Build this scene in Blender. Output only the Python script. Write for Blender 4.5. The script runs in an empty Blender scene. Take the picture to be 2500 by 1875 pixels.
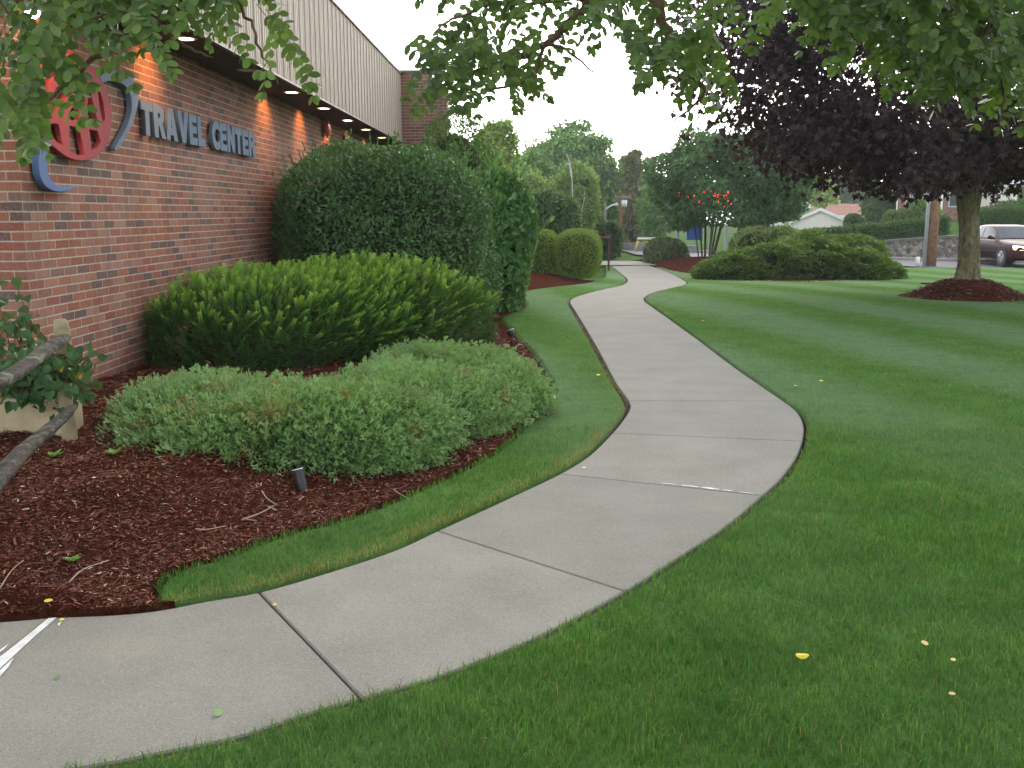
import bpy, bmesh, math
import numpy as np
from mathutils import Vector, Matrix, Euler

# ------------------------------------------------------------------ camera, sky, sun, exposure
SC = bpy.context.scene
F, CX, CY, H = 2400.0, 1250.0, 937.5, 1.55        # focal length in photo pixels, centre, eye height
TH, PSI = math.atan(418.5 / F), math.atan(47.0 / F)
cam_d = bpy.data.cameras.new("camera")
cam = bpy.data.objects.new("camera", cam_d)
SC.collection.objects.link(cam)
cam.location = (0, 0, H)
cam.rotation_euler = (math.pi / 2 - TH, 0, PSI)
cam_d.sensor_width = 36.0
cam_d.lens = 36.0 * F / 2500.0
cam_d.clip_start, cam_d.clip_end = 0.05, 3000
SC.camera = cam

SUN_EL, SUN_AZ = math.radians(30), math.radians(12)   # low sun, ahead and a little to the right
world = bpy.data.worlds.new("World")
SC.world = world
world.use_nodes = True
wn = world.node_tree
bg = wn.nodes["Background"]
sky = wn.nodes.new("ShaderNodeTexSky")
sky.sky_type = 'NISHITA'
sky.sun_disc = False
sky.sun_elevation = SUN_EL
sky.sun_rotation = SUN_AZ
sky.air_density, sky.dust_density, sky.ozone_density = 1.0, 1.0, 1.0
hs = wn.nodes.new("ShaderNodeHueSaturation")
hs.inputs["Saturation"].default_value = 0.28
wn.links.new(sky.outputs[0], hs.inputs["Color"])
wn.links.new(hs.outputs[0], bg.inputs[0])
bg.inputs[1].default_value = 0.15

sun_d = bpy.data.lights.new("sun", 'SUN')
sun_d.energy = 0.5
sun_d.angle = math.radians(45)
sun_d.color = (1.0, 0.86, 0.72)
sun = bpy.data.objects.new("sun", sun_d)
SC.collection.objects.link(sun)
sun.location = (6, 30, 40)
sdir = Vector((math.sin(SUN_AZ) * math.cos(SUN_EL), math.cos(SUN_AZ) * math.cos(SUN_EL), math.sin(SUN_EL)))
sun.rotation_euler = (-sdir).to_track_quat('-Z', 'Y').to_euler()

vs = SC.view_settings
vs.view_transform = 'Standard'
vs.look = 'None'
vs.exposure = 1.92
vs.gamma = 1.0
vs.use_curve_mapping = False
SC.render.engine = 'CYCLES'
cy = SC.cycles
cy.max_bounces, cy.diffuse_bounces, cy.glossy_bounces = 6, 3, 2
cy.transmission_bounces, cy.transparent_max_bounces = 3, 4
cy.caustics_reflective = cy.caustics_refractive = False
cy.sample_clamp_indirect = 6.0

# ------------------------------------------------------------------ helpers: geometry
rng = np.random.default_rng(11)
CAMR = Euler(cam.rotation_euler).to_matrix()


def sm(t):
    t = np.clip(t, 0, 1)
    return t * t * (3 - 2 * t)


def terrain(x, y):
    """height of the land: level lawn, a gentle fall to the road, rising ground far off"""
    x = np.asarray(x, float); y = np.asarray(y, float)
    z = -0.30 * sm((y - 16) / 15)
    z = z + 0.45 * sm((y - 42) / 25) * sm((7 - x) / 6)
    z = z - 0.75 * sm((y - 44) / 14) * sm((x - 7) / 6) * sm((40 - x) / 6 + 1)
    z = z + 0.033 * np.maximum(y - 95, 0) * sm((x - 4) / 10)
    return z


def ray(px, py):
    v = CAMR @ Vector(((px - CX) / F, -(py - CY) / F, -1.0))
    return v / v.y


def G(px, py, off=0.0):
    """the spot on the land under a photo pixel"""
    r = ray(px, py)
    t = 1.0
    prev = 0.5
    while t < 400:
        if H + r.z * t <= float(terrain(r.x * t, t)) + off:
            lo, hi = prev, t
            for _ in range(30):
                m = (lo + hi) / 2
                if H + r.z * m <= float(terrain(r.x * m, m)) + off:
                    hi = m
                else:
                    lo = m
            return Vector((r.x * hi, hi, H + r.z * hi))
        prev = t
        t += 0.25 if t < 60 else 1.0
    return Vector((r.x * t, t, H + r.z * t))


def P(px, py, Y):
    r = ray(px, py)
    return Vector((r.x * Y, Y, H + r.z * Y))


def W(px, py, X):
    r = ray(px, py)
    t = X / r.x
    return Vector((X, t, H + r.z * t))


def crom(pts, n=8):
    """Catmull-Rom through 2-D or 3-D points"""
    p = [np.asarray(q, float) for q in pts]
    p = [2 * p[0] - p[1]] + p + [2 * p[-1] - p[-2]]
    out = []
    for i in range(1, len(p) - 2):
        for k in range(n):
            t = k / n
            a, b, c, d = p[i - 1], p[i], p[i + 1], p[i + 2]
            out.append(0.5 * ((2 * b) + (-a + c) * t + (2 * a - 5 * b + 4 * c - d) * t * t + (-a + 3 * b - 3 * c + d) * t ** 3))
    out.append(p[-2])
    return np.array(out)


def unit(v):
    return v / np.maximum(np.linalg.norm(v, axis=-1, keepdims=True), 1e-9)


def rand_dirs(n):
    return unit(rng.normal(size=(n, 3)))


class Wob:
    """smooth pseudo-noise in 3-D from a few sine waves"""
    def __init__(s, scale, n=7):
        s.k = unit(rng.normal(size=(n, 3))) * scale * rng.uniform(.6, 1.9, (n, 1))
        s.p = rng.uniform(0, 6.28, n)
        s.n = n

    def __call__(s, q):
        return np.sin(q @ s.k.T + s.p).sum(-1) / s.n ** .5 * .8


def add_mesh(name, V, groups, mats, parent=None, loc=None, smooth=False, attrs=None):
    """groups: list of (faces array (n,k), material index). One mesh object."""
    V = np.asarray(V, np.float32).reshape(-1, 3)
    me = bpy.data.meshes.new(name)
    if loc is not None and parent is None:
        V = V - np.asarray(loc, np.float32)
    me.vertices.add(len(V))
    me.vertices.foreach_set("co", V.ravel())
    loops, starts, tots, mi, c = [], [], [], [], 0
    for fa, m in groups:
        fa = np.asarray(fa, np.int32)
        if len(fa) == 0:
            continue
        k = fa.shape[1]
        loops.append(fa.ravel())
        starts.append(c + np.arange(len(fa)) * k)
        tots.append(np.full(len(fa), k))
        mi.append(np.full(len(fa), m))
        c += fa.size
    me.loops.add(c)
    me.loops.foreach_set("vertex_index", np.concatenate(loops).astype(np.int32))
    nf = sum(len(s) for s in starts)
    me.polygons.add(nf)
    me.polygons.foreach_set("loop_start", np.concatenate(starts).astype(np.int32))
    me.polygons.foreach_set("loop_total", np.concatenate(tots).astype(np.int32))
    for m in (mats if isinstance(mats, (list, tuple)) else [mats]):
        me.materials.append(m)
    me.polygons.foreach_set("material_index", np.concatenate(mi).astype(np.int32))
    me.polygons.foreach_set("use_smooth", np.full(nf, smooth))
    for an, av in (attrs or {}).items():
        a = me.attributes.new(an, 'FLOAT', 'POINT')
        a.data.foreach_set("value", np.asarray(av, np.float32))
    me.update(calc_edges=True)
    me.validate()
    o = bpy.data.objects.new(name, me)
    SC.collection.objects.link(o)
    if parent is not None:
        o.parent = parent
        o.matrix_parent_inverse = PINV(parent)
    elif loc is not None:
        o.location = loc
    return o


def PINV(p):
    """inverse of a parent's world matrix (parts are modelled in world space, so only a top-level parent is off the origin)"""
    if p.parent is not None:
        return Matrix.Identity(4)
    return (Matrix.Translation(p.location) @ p.rotation_euler.to_matrix().to_4x4()).inverted()


def tag(o, label, cat, group=None):
    o["label"] = label
    o["category"] = cat
    if group:
        o["group"] = group
    return o


def kind(o, k):
    o["kind"] = k
    return o


def thing(name, label, cat, loc, group=None):
    o = bpy.data.objects.new(name, None)
    o.empty_display_size = 0.2
    SC.collection.objects.link(o)
    o.location = loc
    return tag(o, label, cat, group)


class MB:
    """hard-surface collector: boxes, prisms, tubes -> one mesh"""
    def __init__(s):
        s.v, s.f, s.m = [], [], []

    def quad(s, pts, m=0):
        i = len(s.v)
        s.v += [tuple(p) for p in pts]
        s.f.append(tuple(range(i, i + len(pts))))
        s.m.append(m)

    def box(s, lo, hi, m=0, rot=None, piv=None):
        x0, y0, z0 = lo
        x1, y1, z1 = hi
        c = [(x0, y0, z0), (x1, y0, z0), (x1, y1, z0), (x0, y1, z0), (x0, y0, z1), (x1, y0, z1), (x1, y1, z1), (x0, y1, z1)]
        s.hexa(c, m)

    def hexa(s, c, m=0):
        i = len(s.v)
        s.v += [tuple(p) for p in c]
        for f in ((0, 3, 2, 1), (4, 5, 6, 7), (0, 1, 5, 4), (1, 2, 6, 5), (2, 3, 7, 6), (3, 0, 4, 7)):
            s.f.append(tuple(i + k for k in f))
            s.m.append(m)

    def prism(s, poly, d, m=0):
        """poly: planar 3-D loop, d: extrusion vector"""
        i, n = len(s.v), len(poly)
        d = Vector(d)
        s.v += [tuple(Vector(p)) for p in poly] + [tuple(Vector(p) + d) for p in poly]
        s.f.append(tuple(range(i, i + n)))
        s.f.append(tuple(range(i + 2 * n - 1, i + n - 1, -1)))
        s.m += [m, m]
        for k in range(n):
            s.f.append((i + k, i + n + k, i + n + (k + 1) % n, i + (k + 1) % n))
            s.m.append(m)

    def tube(s, pts, r, n=8, m=0, cap=True):
        pts = [Vector(p) for p in pts]
        if not hasattr(r, '__len__'):
            r = [r] * len(pts)
        i0 = len(s.v)
        u = None
        for k, p in enumerate(pts):
            t = (pts[min(k + 1, len(pts) - 1)] - pts[max(k - 1, 0)]).normalized()
            if u is None:
                u = t.orthogonal().normalized()
            u = (u - t * u.dot(t)).normalized()
            w = t.cross(u)
            for j in range(n):
                a = 2 * math.pi * j / n
                s.v.append(tuple(p + (u * math.cos(a) + w * math.sin(a)) * r[k]))
        for k in range(len(pts) - 1):
            for j in range(n):
                a, b = i0 + k * n + j, i0 + k * n + (j + 1) % n
                s.f.append((a, b, b + n, a + n))
                s.m.append(m)
        if cap:
            s.f.append(tuple(i0 + j for j in range(n - 1, -1, -1)))
            e = i0 + (len(pts) - 1) * n
            s.f.append(tuple(e + j for j in range(n)))
            s.m += [m, m]

    def build(s, name, mats, parent=None, smooth=False, bevel=0, loc=None, fixn=True):
        me = bpy.data.meshes.new(name)
        v = s.v
        if loc is not None and parent is None:
            v = [tuple(Vector(p) - Vector(loc)) for p in v]
        me.from_pydata(v, [], s.f)
        for m in (mats if isinstance(mats, (list, tuple)) else [mats]):
            me.materials.append(m)
        me.polygons.foreach_set("material_index", s.m)
        if fixn or bevel:
            b = bmesh.new()
            b.from_mesh(me)
            bmesh.ops.recalc_face_normals(b, faces=b.faces)
            if bevel:
                ed = [e for e in b.edges if len(e.link_faces) == 2 and e.calc_face_angle(0) > .5]
                bmesh.ops.bevel(b, geom=ed, offset=bevel, segments=2, profile=.5, affect='EDGES')
            b.to_mesh(me)
            b.free()
        me.polygons.foreach_set("use_smooth", [smooth] * len(me.polygons))
        o = bpy.data.objects.new(name, me)
        SC.collection.objects.link(o)
        if parent is not None:
            o.parent = parent
            o.matrix_parent_inverse = PINV(parent)
        elif loc is not None:
            o.location = loc
        return o


# ------------------------------------------------------------------ helpers: materials
class NT:
    def __init__(s, name):
        s.mat = bpy.data.materials.new(name)
        s.mat.use_nodes = True
        s.t = s.mat.node_tree
        s.b = s.t.nodes["Principled BSDF"]
        s.out = s.t.nodes["Material Output"]

    def n(s, typ, **kw):
        x = s.t.nodes.new("ShaderNode" + typ)
        for k, v in kw.items():
            setattr(x, k, v)
        return x

    def set(s, sock, v):
        if hasattr(v, "is_linked") or isinstance(v, bpy.types.NodeSocket):
            s.t.links.new(v, sock)
        else:
            sock.default_value = v

    def math(s, op, a, b=0.0, c=None, clamp=False):
        x = s.n("Math", operation=op, use_clamp=clamp)
        s.set(x.inputs[0], a)
        s.set(x.inputs[1], b)
        if c is not None:
            s.set(x.inputs[2], c)
        return x.outputs[0]

    def mix(s, f, a, b, mode='MIX'):
        x = s.n("Mix", data_type='RGBA', blend_type=mode)
        s.set(x.inputs[0], f)
        for k, v in ((6, a), (7, b)):
            s.set(x.inputs[k], v if not isinstance(v, tuple) else (*v[:3], 1))
        return x.outputs[2]

    def obj(s):
        return s.n("TexCoord").outputs["Object"]

    def noise(s, vec, scale, detail=3.0, rough=.55, dist=0.0, color=False):
        x = s.n("TexNoise")
        s.set(x.inputs["Vector"], vec)
        x.inputs["Scale"].default_value = scale
        x.inputs["Detail"].default_value = detail
        x.inputs["Roughness"].default_value = rough
        x.inputs["Distortion"].default_value = dist
        return x.outputs["Color" if color else "Fac"]

    def ramp(s, f, stops, interp='LINEAR'):
        x = s.n("ValToRGB")
        x.color_ramp.interpolation = interp
        e = x.color_ramp.elements
        while len(e) < len(stops):
            e.new(.5)
        for el, (p, c) in zip(e, stops):
            el.position = p
            el.color = (*c, 1) if len(c) == 3 else c
        s.set(x.inputs[0], f)
        return x.outputs[0]

    def maprange(s, v, a, b, c=0.0, d=1.0):
        x = s.n("MapRange")
        s.set(x.inputs[0], v)
        for i, q in enumerate((a, b, c, d)):
            x.inputs[i + 1].default_value = q
        return x.outputs[0]

    def bump(s, h, strength=.5, dist=.01):
        x = s.n("Bump")
        x.inputs["Strength"].default_value = strength
        x.inputs["Distance"].default_value = dist
        s.set(x.inputs["Height"], h)
        s.t.links.new(x.outputs[0], s.b.inputs["Normal"])

    def base(s, c, rough=.6, spec=.4, metal=0.0):
        s.set(s.b.inputs["Base Color"], (*c, 1) if isinstance(c, tuple) and len(c) == 3 else c)
        s.set(s.b.inputs["Roughness"], rough)
        s.b.inputs["Specular IOR Level"].default_value = spec
        s.b.inputs["Metallic"].default_value = metal
        return s.mat


def plain(name, c, rough=.6, spec=.4, metal=0.0, var=.15, scale=6.0, bump=0.0):
    t = NT(name)
    o = t.obj()
    f = t.noise(o, scale, 4)
    lo = tuple(x * (1 - var) for x in c)
    hi = tuple(min(1, x * (1 + var)) for x in c)
    col = t.ramp(f, [(.3, lo), (.7, hi)])
    if bump:
        t.bump(t.noise(o, scale * 6, 4), bump, .01)
    return t.base(col, rough, spec, metal)


def leafmat(name, cols, rough=.5, trans=.25, spec=.35, nscale=1.2, tip=None, dry=None, tcol=None, gain=1.6):
    """cols: dark..light leaf colours; per-leaf random plus clump noise; optional tip colour by attribute"""
    t = NT(name)
    o = t.obj()
    r = t.n("NewGeometry").outputs["Random Per Island"]
    f = t.math('ADD', t.math('MULTIPLY', r, .6), t.math('MULTIPLY', t.maprange(t.noise(o, nscale, 2), .3, .7), .4))
    n = len(cols)
    cols = [tuple(min(.8, q * gain) for q in c_) for c_ in cols]
    col = t.ramp(f, [(.08 + .84 * i / (n - 1), c) for i, c in enumerate(cols)])
    if dry is not None:
        dcol, lo, hi, sc = dry
        col = t.mix(t.maprange(t.noise(o, sc, 3), lo, hi), col, dcol)
    if tip is not None:
        a = t.n("Attribute", attribute_name="tip").outputs["Fac"]
        col = t.mix(a, col, tip)
    t.base(col, rough, spec)
    if trans > 0:
        tr = t.n("BsdfTranslucent")
        t.set(tr.inputs[0], t.mix(.5, col, tcol or (.25, .35, .04)))
        mx = t.n("MixShader")
        mx.inputs[0].default_value = trans
        t.t.links.new(t.b.outputs[0], mx.inputs[1])
        t.t.links.new(tr.outputs[0], mx.inputs[2])
        t.t.links.new(mx.outputs[0], t.out.inputs[0])
    return t.mat


# ------------------------------------------------------------------ helpers: foliage
def tmpl(verts, faces):
    return np.array(verts, float), [np.array(f) for f in faces]


T_QUAD = tmpl([(0, 0, 0), (.27, .5, .08), (0, 1, 0), (-.27, .5, .08)], [[[0, 1, 2, 3]]])
T_OVAL = tmpl([(0, 0, 0), (.17, .12, .05), (.26, .42, .08), (.22, .75, .06), (.08, .97, 0), (0, 1, -.02),
               (-.08, .97, 0), (-.22, .75, .06), (-.26, .42, .08), (-.17, .12, .05)],
              [[[0, 1, 2, 3, 4, 5], [0, 5, 6, 7, 8, 9]]])
T_LEAFLET = (T_OVAL[0] * np.array([1.3, 1, .4]), T_OVAL[1])
T_HEART = tmpl([(0, 0, 0), (.22, -.03, .05), (.40, .2, .1), (.36, .5, .08), (.15, .82, .02), (0, 1.05, -.06),
                (-.15, .82, .02), (-.36, .5, .08), (-.40, .2, .1), (-.22, -.03, .05)],
               [[[0, 1, 2, 3, 4, 5], [0, 5, 6, 7, 8, 9]]])
T_MAPLE = tmpl([(0, 0, 0), (.18, .05, .03), (.5, .0, .0), (.36, .25, .06), (.56, .52, 0), (.25, .5, .07), (0, 1, -.03),
                (-.25, .5, .07), (-.56, .52, 0), (-.36, .25, .06), (-.5, .0, .0), (-.18, .05, .03)],
               [[[0, 1, 2, 3], [0, 3, 4, 5], [0, 5, 6, 7], [0, 7, 8, 9], [0, 9, 10, 11]]])


def scatter(T, pos, d, nh, size):
    """copies of a template: y along d, z towards nh; returns verts and face groups by face size"""
    tv, tf = T
    d = unit(d)
    s = unit(np.cross(d, nh))
    n = np.cross(s, d)
    size = np.broadcast_to(np.asarray(size, float), (len(pos),))
    V = pos[:, None, :] + size[:, None, None] * (tv[None, :, 0:1] * s[:, None] + tv[None, :, 1:2] * d[:, None] + tv[None, :, 2:3] * n[:, None])
    k = len(tv)
    off = (np.arange(len(pos)) * k)[:, None, None]
    fs = [(f[None] + off).reshape(-1, f.shape[1]) for f in tf]
    return V.reshape(-1, 3), fs


class Leaves:
    def __init__(s):
        s.V, s.F, s.c, s.A = [], [], 0, []

    def add(s, VF, m=0, tip=None):
        V, fs = VF
        s.V.append(V)
        for f in fs:
            s.F.append((f + s.c, m))
        s.A.append(np.zeros(len(V)) if tip is None else tip)
        s.c += len(V)

    def build(s, name, mats, parent=None, loc=None, smooth=False, attr="tip"):
        return add_mesh(name, np.concatenate(s.V), s.F, mats, parent, loc, smooth, {attr: np.concatenate(s.A)})


def tubes(paths, n=6):
    """branch tubes: list of (points (m,3), radii) -> verts, quads"""
    mb = MB()
    for pts, r in paths:
        mb.tube(pts, list(r), n, cap=True)
    V = np.array(mb.v)
    q = np.array([f for f in mb.f if len(f) == 4])
    return V, [q]


def blob_dirs(n, zmin=-.35):
    d = rand_dirs(int(n * 2.2))
    return d[d[:, 2] > zmin]


def super_r(d, ax, p):
    return (np.abs(d[:, 0] / ax[0]) ** p + np.abs(d[:, 1] / ax[1]) ** p + np.abs(d[:, 2] / ax[2]) ** p) ** (-1 / p)


def blob_points(n, c, ax, p=2.5, rough=.08, wscale=3.0, inner=.12, rotz=0.0, zmin=-.4, wob=None):
    """points in the outer shell of a lumpy superellipsoid; returns points, outward normals"""
    ax = np.asarray(ax, float)
    d = blob_dirs(n * 5, zmin)
    r = super_r(d, ax, p)
    q = d * r[:, None]
    nn = unit(np.sign(q) * np.abs(q / ax) ** (p - 1) / ax + 1e-6)
    wt = r ** 2 / np.maximum((nn * d).sum(1), .15)          # even cover over the surface
    sel = rng.choice(len(d), n, replace=False, p=wt / wt.sum())
    d, r, q = d[sel], r[sel], q[sel]
    wob = wob or Wob(wscale)
    f = 1 + rough * wob(q)
    depth = 1 - np.abs(rng.normal(0, inner, len(d)))
    nrm = unit(np.sign(q) * np.abs(q / ax) ** (p - 1) / ax + 1e-6)
    q = q * (f * depth)[:, None]
    if rotz:
        R = np.array(Matrix.Rotation(rotz, 3, 'Z'))
        q, nrm = q @ R.T, nrm @ R.T
    return q + np.asarray(c), nrm, wob


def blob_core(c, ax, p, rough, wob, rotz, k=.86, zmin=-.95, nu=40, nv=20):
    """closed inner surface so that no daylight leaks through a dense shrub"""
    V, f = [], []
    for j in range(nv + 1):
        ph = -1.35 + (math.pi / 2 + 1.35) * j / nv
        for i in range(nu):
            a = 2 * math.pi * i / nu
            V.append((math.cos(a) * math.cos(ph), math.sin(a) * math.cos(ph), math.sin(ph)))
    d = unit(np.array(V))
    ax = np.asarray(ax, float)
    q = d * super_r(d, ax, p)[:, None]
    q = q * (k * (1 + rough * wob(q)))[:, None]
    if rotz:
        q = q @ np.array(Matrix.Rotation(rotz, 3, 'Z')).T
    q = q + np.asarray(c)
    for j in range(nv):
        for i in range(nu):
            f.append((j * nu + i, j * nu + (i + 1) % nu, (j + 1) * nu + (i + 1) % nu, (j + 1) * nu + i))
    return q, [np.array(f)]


def in_poly(x, y, poly):
    poly = np.asarray(poly)
    x = np.asarray(x); y = np.asarray(y)
    ins = np.zeros(x.shape, bool)
    j = len(poly) - 1
    for i in range(len(poly)):
        xi, yi = poly[i]
        xj, yj = poly[j]
        if yi != yj:
            c = ((yi > y) != (yj > y)) & (x < (xj - xi) * (y - yi) / (yj - yi) + xi)
            ins ^= c
        j = i
    return ins

# ------------------------------------------------------------------ materials of the setting
def brick_mat(name):
    t = NT(name)
    o = t.obj()
    sep = t.n("SeparateXYZ")
    t.set(sep.inputs[0], o)
    wob_n = t.math('MULTIPLY', t.math('SUBTRACT', t.noise(o, 9, 3), .5), .006)
    u = t.math('ADD', t.math('ADD', sep.outputs[0], sep.outputs[1]), wob_n)
    v = t.math('ADD', t.math('DIVIDE', t.math('ADD', sep.outputs[2], wob_n), .0677), 100)
    row = t.math('FLOOR', v)
    fv = t.math('FRACT', v)
    uu = t.math('ADD', t.math('ADD', t.math('DIVIDE', u, .2127), 100), t.math('MULTIPLY', t.math('MODULO', row, 2.0), .5))
    col = t.math('FLOOR', uu)
    fu = t.math('FRACT', uu)
    cmb = t.n("CombineXYZ")
    t.set(cmb.inputs[0], col)
    t.set(cmb.inputs[1], row)
    wn_ = t.n("TexWhiteNoise", noise_dimensions='3D')
    t.set(wn_.inputs[0], cmb.outputs[0])
    rnd = wn_.outputs["Value"]
    # distance to the brick's edge -> mortar
    du = t.math('MULTIPLY', t.math('SUBTRACT', .5, t.math('ABSOLUTE', t.math('SUBTRACT', fu, .5))), .2127)
    dv = t.math('MULTIPLY', t.math('SUBTRACT', .5, t.math('ABSOLUTE', t.math('SUBTRACT', fv, .5))), .0677)
    e = t.math('MINIMUM', t.math('ADD', du, .0012), t.math('SUBTRACT', dv, .0008))
    brickm = t.maprange(e, .0038, .0062)
    bc = t.ramp(rnd, [(0.0, (.070, .045, .042)), (.15, (.065, .045, .042)), (.19, (.17, .043, .025)), (.38, (.215, .060, .031)),
                      (.56, (.245, .086, .042)), (.70, (.175, .054, .034)), (.82, (.27, .14, .092)), (.93, (.225, .088, .050)), (1.0, (.12, .075, .064))], 'LINEAR')
    bc = t.mix(t.maprange(t.noise(o, 55, 4), .35, .75, 0, .45), bc, (.36, .19, .14))
    bc = t.mix(t.maprange(t.noise(o, .9, 3), .45, .8, 0, .4), bc, (.30, .17, .15))
    mc = t.ramp(t.noise(o, 40, 4), [(.3, (.30, .255, .205)), (.7, (.44, .385, .315))])
    c = t.mix(brickm, mc, bc)
    mp = t.n("Mapping")
    t.set(mp.inputs[0], o)
    mp.inputs["Scale"].default_value = (1, 1, .12)
    c = t.mix(t.maprange(t.noise(mp.outputs[0], 2.6, 4, .65), .5, .72, 0, .38), c, (.075, .05, .042))   # rain streaks
    t.bump(t.math('ADD', brickm, t.math('MULTIPLY', t.noise(o, 180, 3), .25)), .7, .006)
    return t.base(c, .85, .25)


M_BRICK = brick_mat("brick_wall")

t = NT("concrete")
o = t.obj()
c = t.ramp(t.noise(o, 2.2, 4), [(.3, (.215, .210, .176)), (.7, (.278, .272, .232))])
sp = t.n("TexVoronoi")
t.set(sp.inputs["Vector"], o)
sp.inputs["Scale"].default_value = 230
sc_ = t.n("SeparateColor")
t.set(sc_.inputs[0], sp.outputs["Color"])
c = t.mix(t.math('MULTIPLY', t.math('GREATER_THAN', sc_.outputs[0], .80), .45), c, (.13, .115, .10))
c = t.mix(t.math('MULTIPLY', t.math('GREATER_THAN', sc_.outputs[1], .92), .22), c, (.58, .56, .50))
c = t.mix(t.math('MULTIPLY', t.math('GREATER_THAN', sc_.outputs[2], .88), .4), c, (.36, .25, .17))
c = t.mix(t.maprange(t.noise(o, 500, 2), .4, .75, 0, .35), c, (.20, .19, .175))
c = t.mix(t.maprange(t.noise(o, 1.1, 5, .65), .60, .80, 0, .38), c, (.42, .27, .15))       # rust bloom
c = t.mix(t.maprange(t.noise(o, .55, 4, .6), .48, .75, 0, .30), c, (.24, .23, .22))        # damp stains
t.bump(t.math('ADD', t.noise(o, 260, 3), t.math('MULTIPLY', sp.outputs["Distance"], .8)), .35, .004)
tn = t.n("Attribute", attribute_name="tone").outputs["Fac"]
c = t.mix(t.maprange(tn, 0, 1, 0, .22), c, (.10, .10, .095))
M_CONC = t.base(c, .9, .12)

M_SOIL = plain("dark_soil", (.020, .014, .011), .95, .1, 0, .4, 30, .5)
M_CAULK = plain("white_joint_filler", (.62, .62, .60), .8, .2, 0, .18, 18, .3)


def mow_sheen(t, o):
    """mowing stripes: directional blade sheen painted as curved colour bands, weaker close by"""
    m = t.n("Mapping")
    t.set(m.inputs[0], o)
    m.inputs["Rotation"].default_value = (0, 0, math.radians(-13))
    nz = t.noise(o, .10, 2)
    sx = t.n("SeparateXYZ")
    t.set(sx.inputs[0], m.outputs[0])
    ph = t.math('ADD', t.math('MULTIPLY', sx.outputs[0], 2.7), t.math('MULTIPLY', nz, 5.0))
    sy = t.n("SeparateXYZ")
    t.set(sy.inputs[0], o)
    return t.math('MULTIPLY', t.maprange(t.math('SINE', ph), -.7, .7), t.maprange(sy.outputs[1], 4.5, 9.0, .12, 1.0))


def grass_color(t, o, blades):
    b = mow_sheen(t, o)
    n1 = t.noise(o, 2.3, 4, .6)
    if blades:
        r = t.n("NewGeometry").outputs["Random Per Island"]
        f = t.math('ADD', t.math('MULTIPLY', r, .65), t.math('MULTIPLY', t.maprange(n1, .3, .7), .35))
        c = t.ramp(f, [(.05, (.012, .046, .008)), (.35, (.032, .112, .016)), (.65, (.072, .195, .028)), (.92, (.20, .35, .065))])
    else:
        c = t.ramp(t.math('ADD', t.math('MULTIPLY', t.noise(o, 60, 3, .7), .6), t.math('MULTIPLY', n1, .4)),
                   [(.3, (.060, .128, .031)), (.5, (.105, .205, .052)), (.7, (.165, .28, .085))])
    c = t.mix(t.math('MULTIPLY', b, .58), c, (.205, .295, .178))  # paler tint paints the sheen of the mown stripes
    c = t.mix(t.maprange(t.noise(o, 5.5, 3, .7), .35, .7, .0, .35), c, (.07, .115, .03))
    c = t.mix(t.maprange(t.noise(o, .45, 4, .65), .58, .80, 0, .38), c, (.15, .14, .05))     # thin, dry patches
    return c


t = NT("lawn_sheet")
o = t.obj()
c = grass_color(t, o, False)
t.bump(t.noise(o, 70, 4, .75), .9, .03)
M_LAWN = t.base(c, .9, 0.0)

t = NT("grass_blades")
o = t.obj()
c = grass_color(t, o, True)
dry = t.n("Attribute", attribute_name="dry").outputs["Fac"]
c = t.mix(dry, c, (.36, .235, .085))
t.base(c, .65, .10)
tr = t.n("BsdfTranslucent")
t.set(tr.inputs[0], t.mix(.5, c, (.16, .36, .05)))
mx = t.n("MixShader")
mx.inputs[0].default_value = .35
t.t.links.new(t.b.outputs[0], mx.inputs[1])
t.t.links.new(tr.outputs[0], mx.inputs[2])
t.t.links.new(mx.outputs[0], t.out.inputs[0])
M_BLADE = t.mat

t = NT("mulch_base")
o = t.obj()
c = t.ramp(t.noise(o, 38, 5, .75, .6), [(.28, (.022, .008, .005)), (.5, (.085, .025, .014)), (.66, (.15, .050, .028)), (.8, (.24, .10, .055))])
c = t.mix(t.maprange(t.noise(o, .8, 3), .4, .7, 0, .5), c, (.045, .016, .010))
t.bump(t.noise(o, 55, 5, .8), 1.0, .04)
M_MULCH = t.base(c, .95, 0.0)

t = NT("mulch_chips")
r = t.n("NewGeometry").outputs["Random Per Island"]
c = t.ramp(r, [(.0, (.030, .010, .006)), (.35, (.095, .028, .017)), (.66, (.15, .047, .028)), (.88, (.21, .075, .043)), (.95, (.26, .12, .07)), (.982, (.42, .28, .18)), (1.0, (.58, .48, .36))])
t.bump(t.noise(t.obj(), 300, 3), .3, .003)
M_CHIP = t.base(c, .85, .2)

t = NT("asphalt")
o = t.obj()
c = t.ramp(t.noise(o, 60, 4, .7), [(.3, (.10, .10, .107)), (.7, (.14, .14, .148))])
M_ROAD = t.base(c, .85, .1)
M_GROUND = plain("rough_grass", (.060, .110, .032), .95, 0.0, 0, .35, 1.7, .3)

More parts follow.
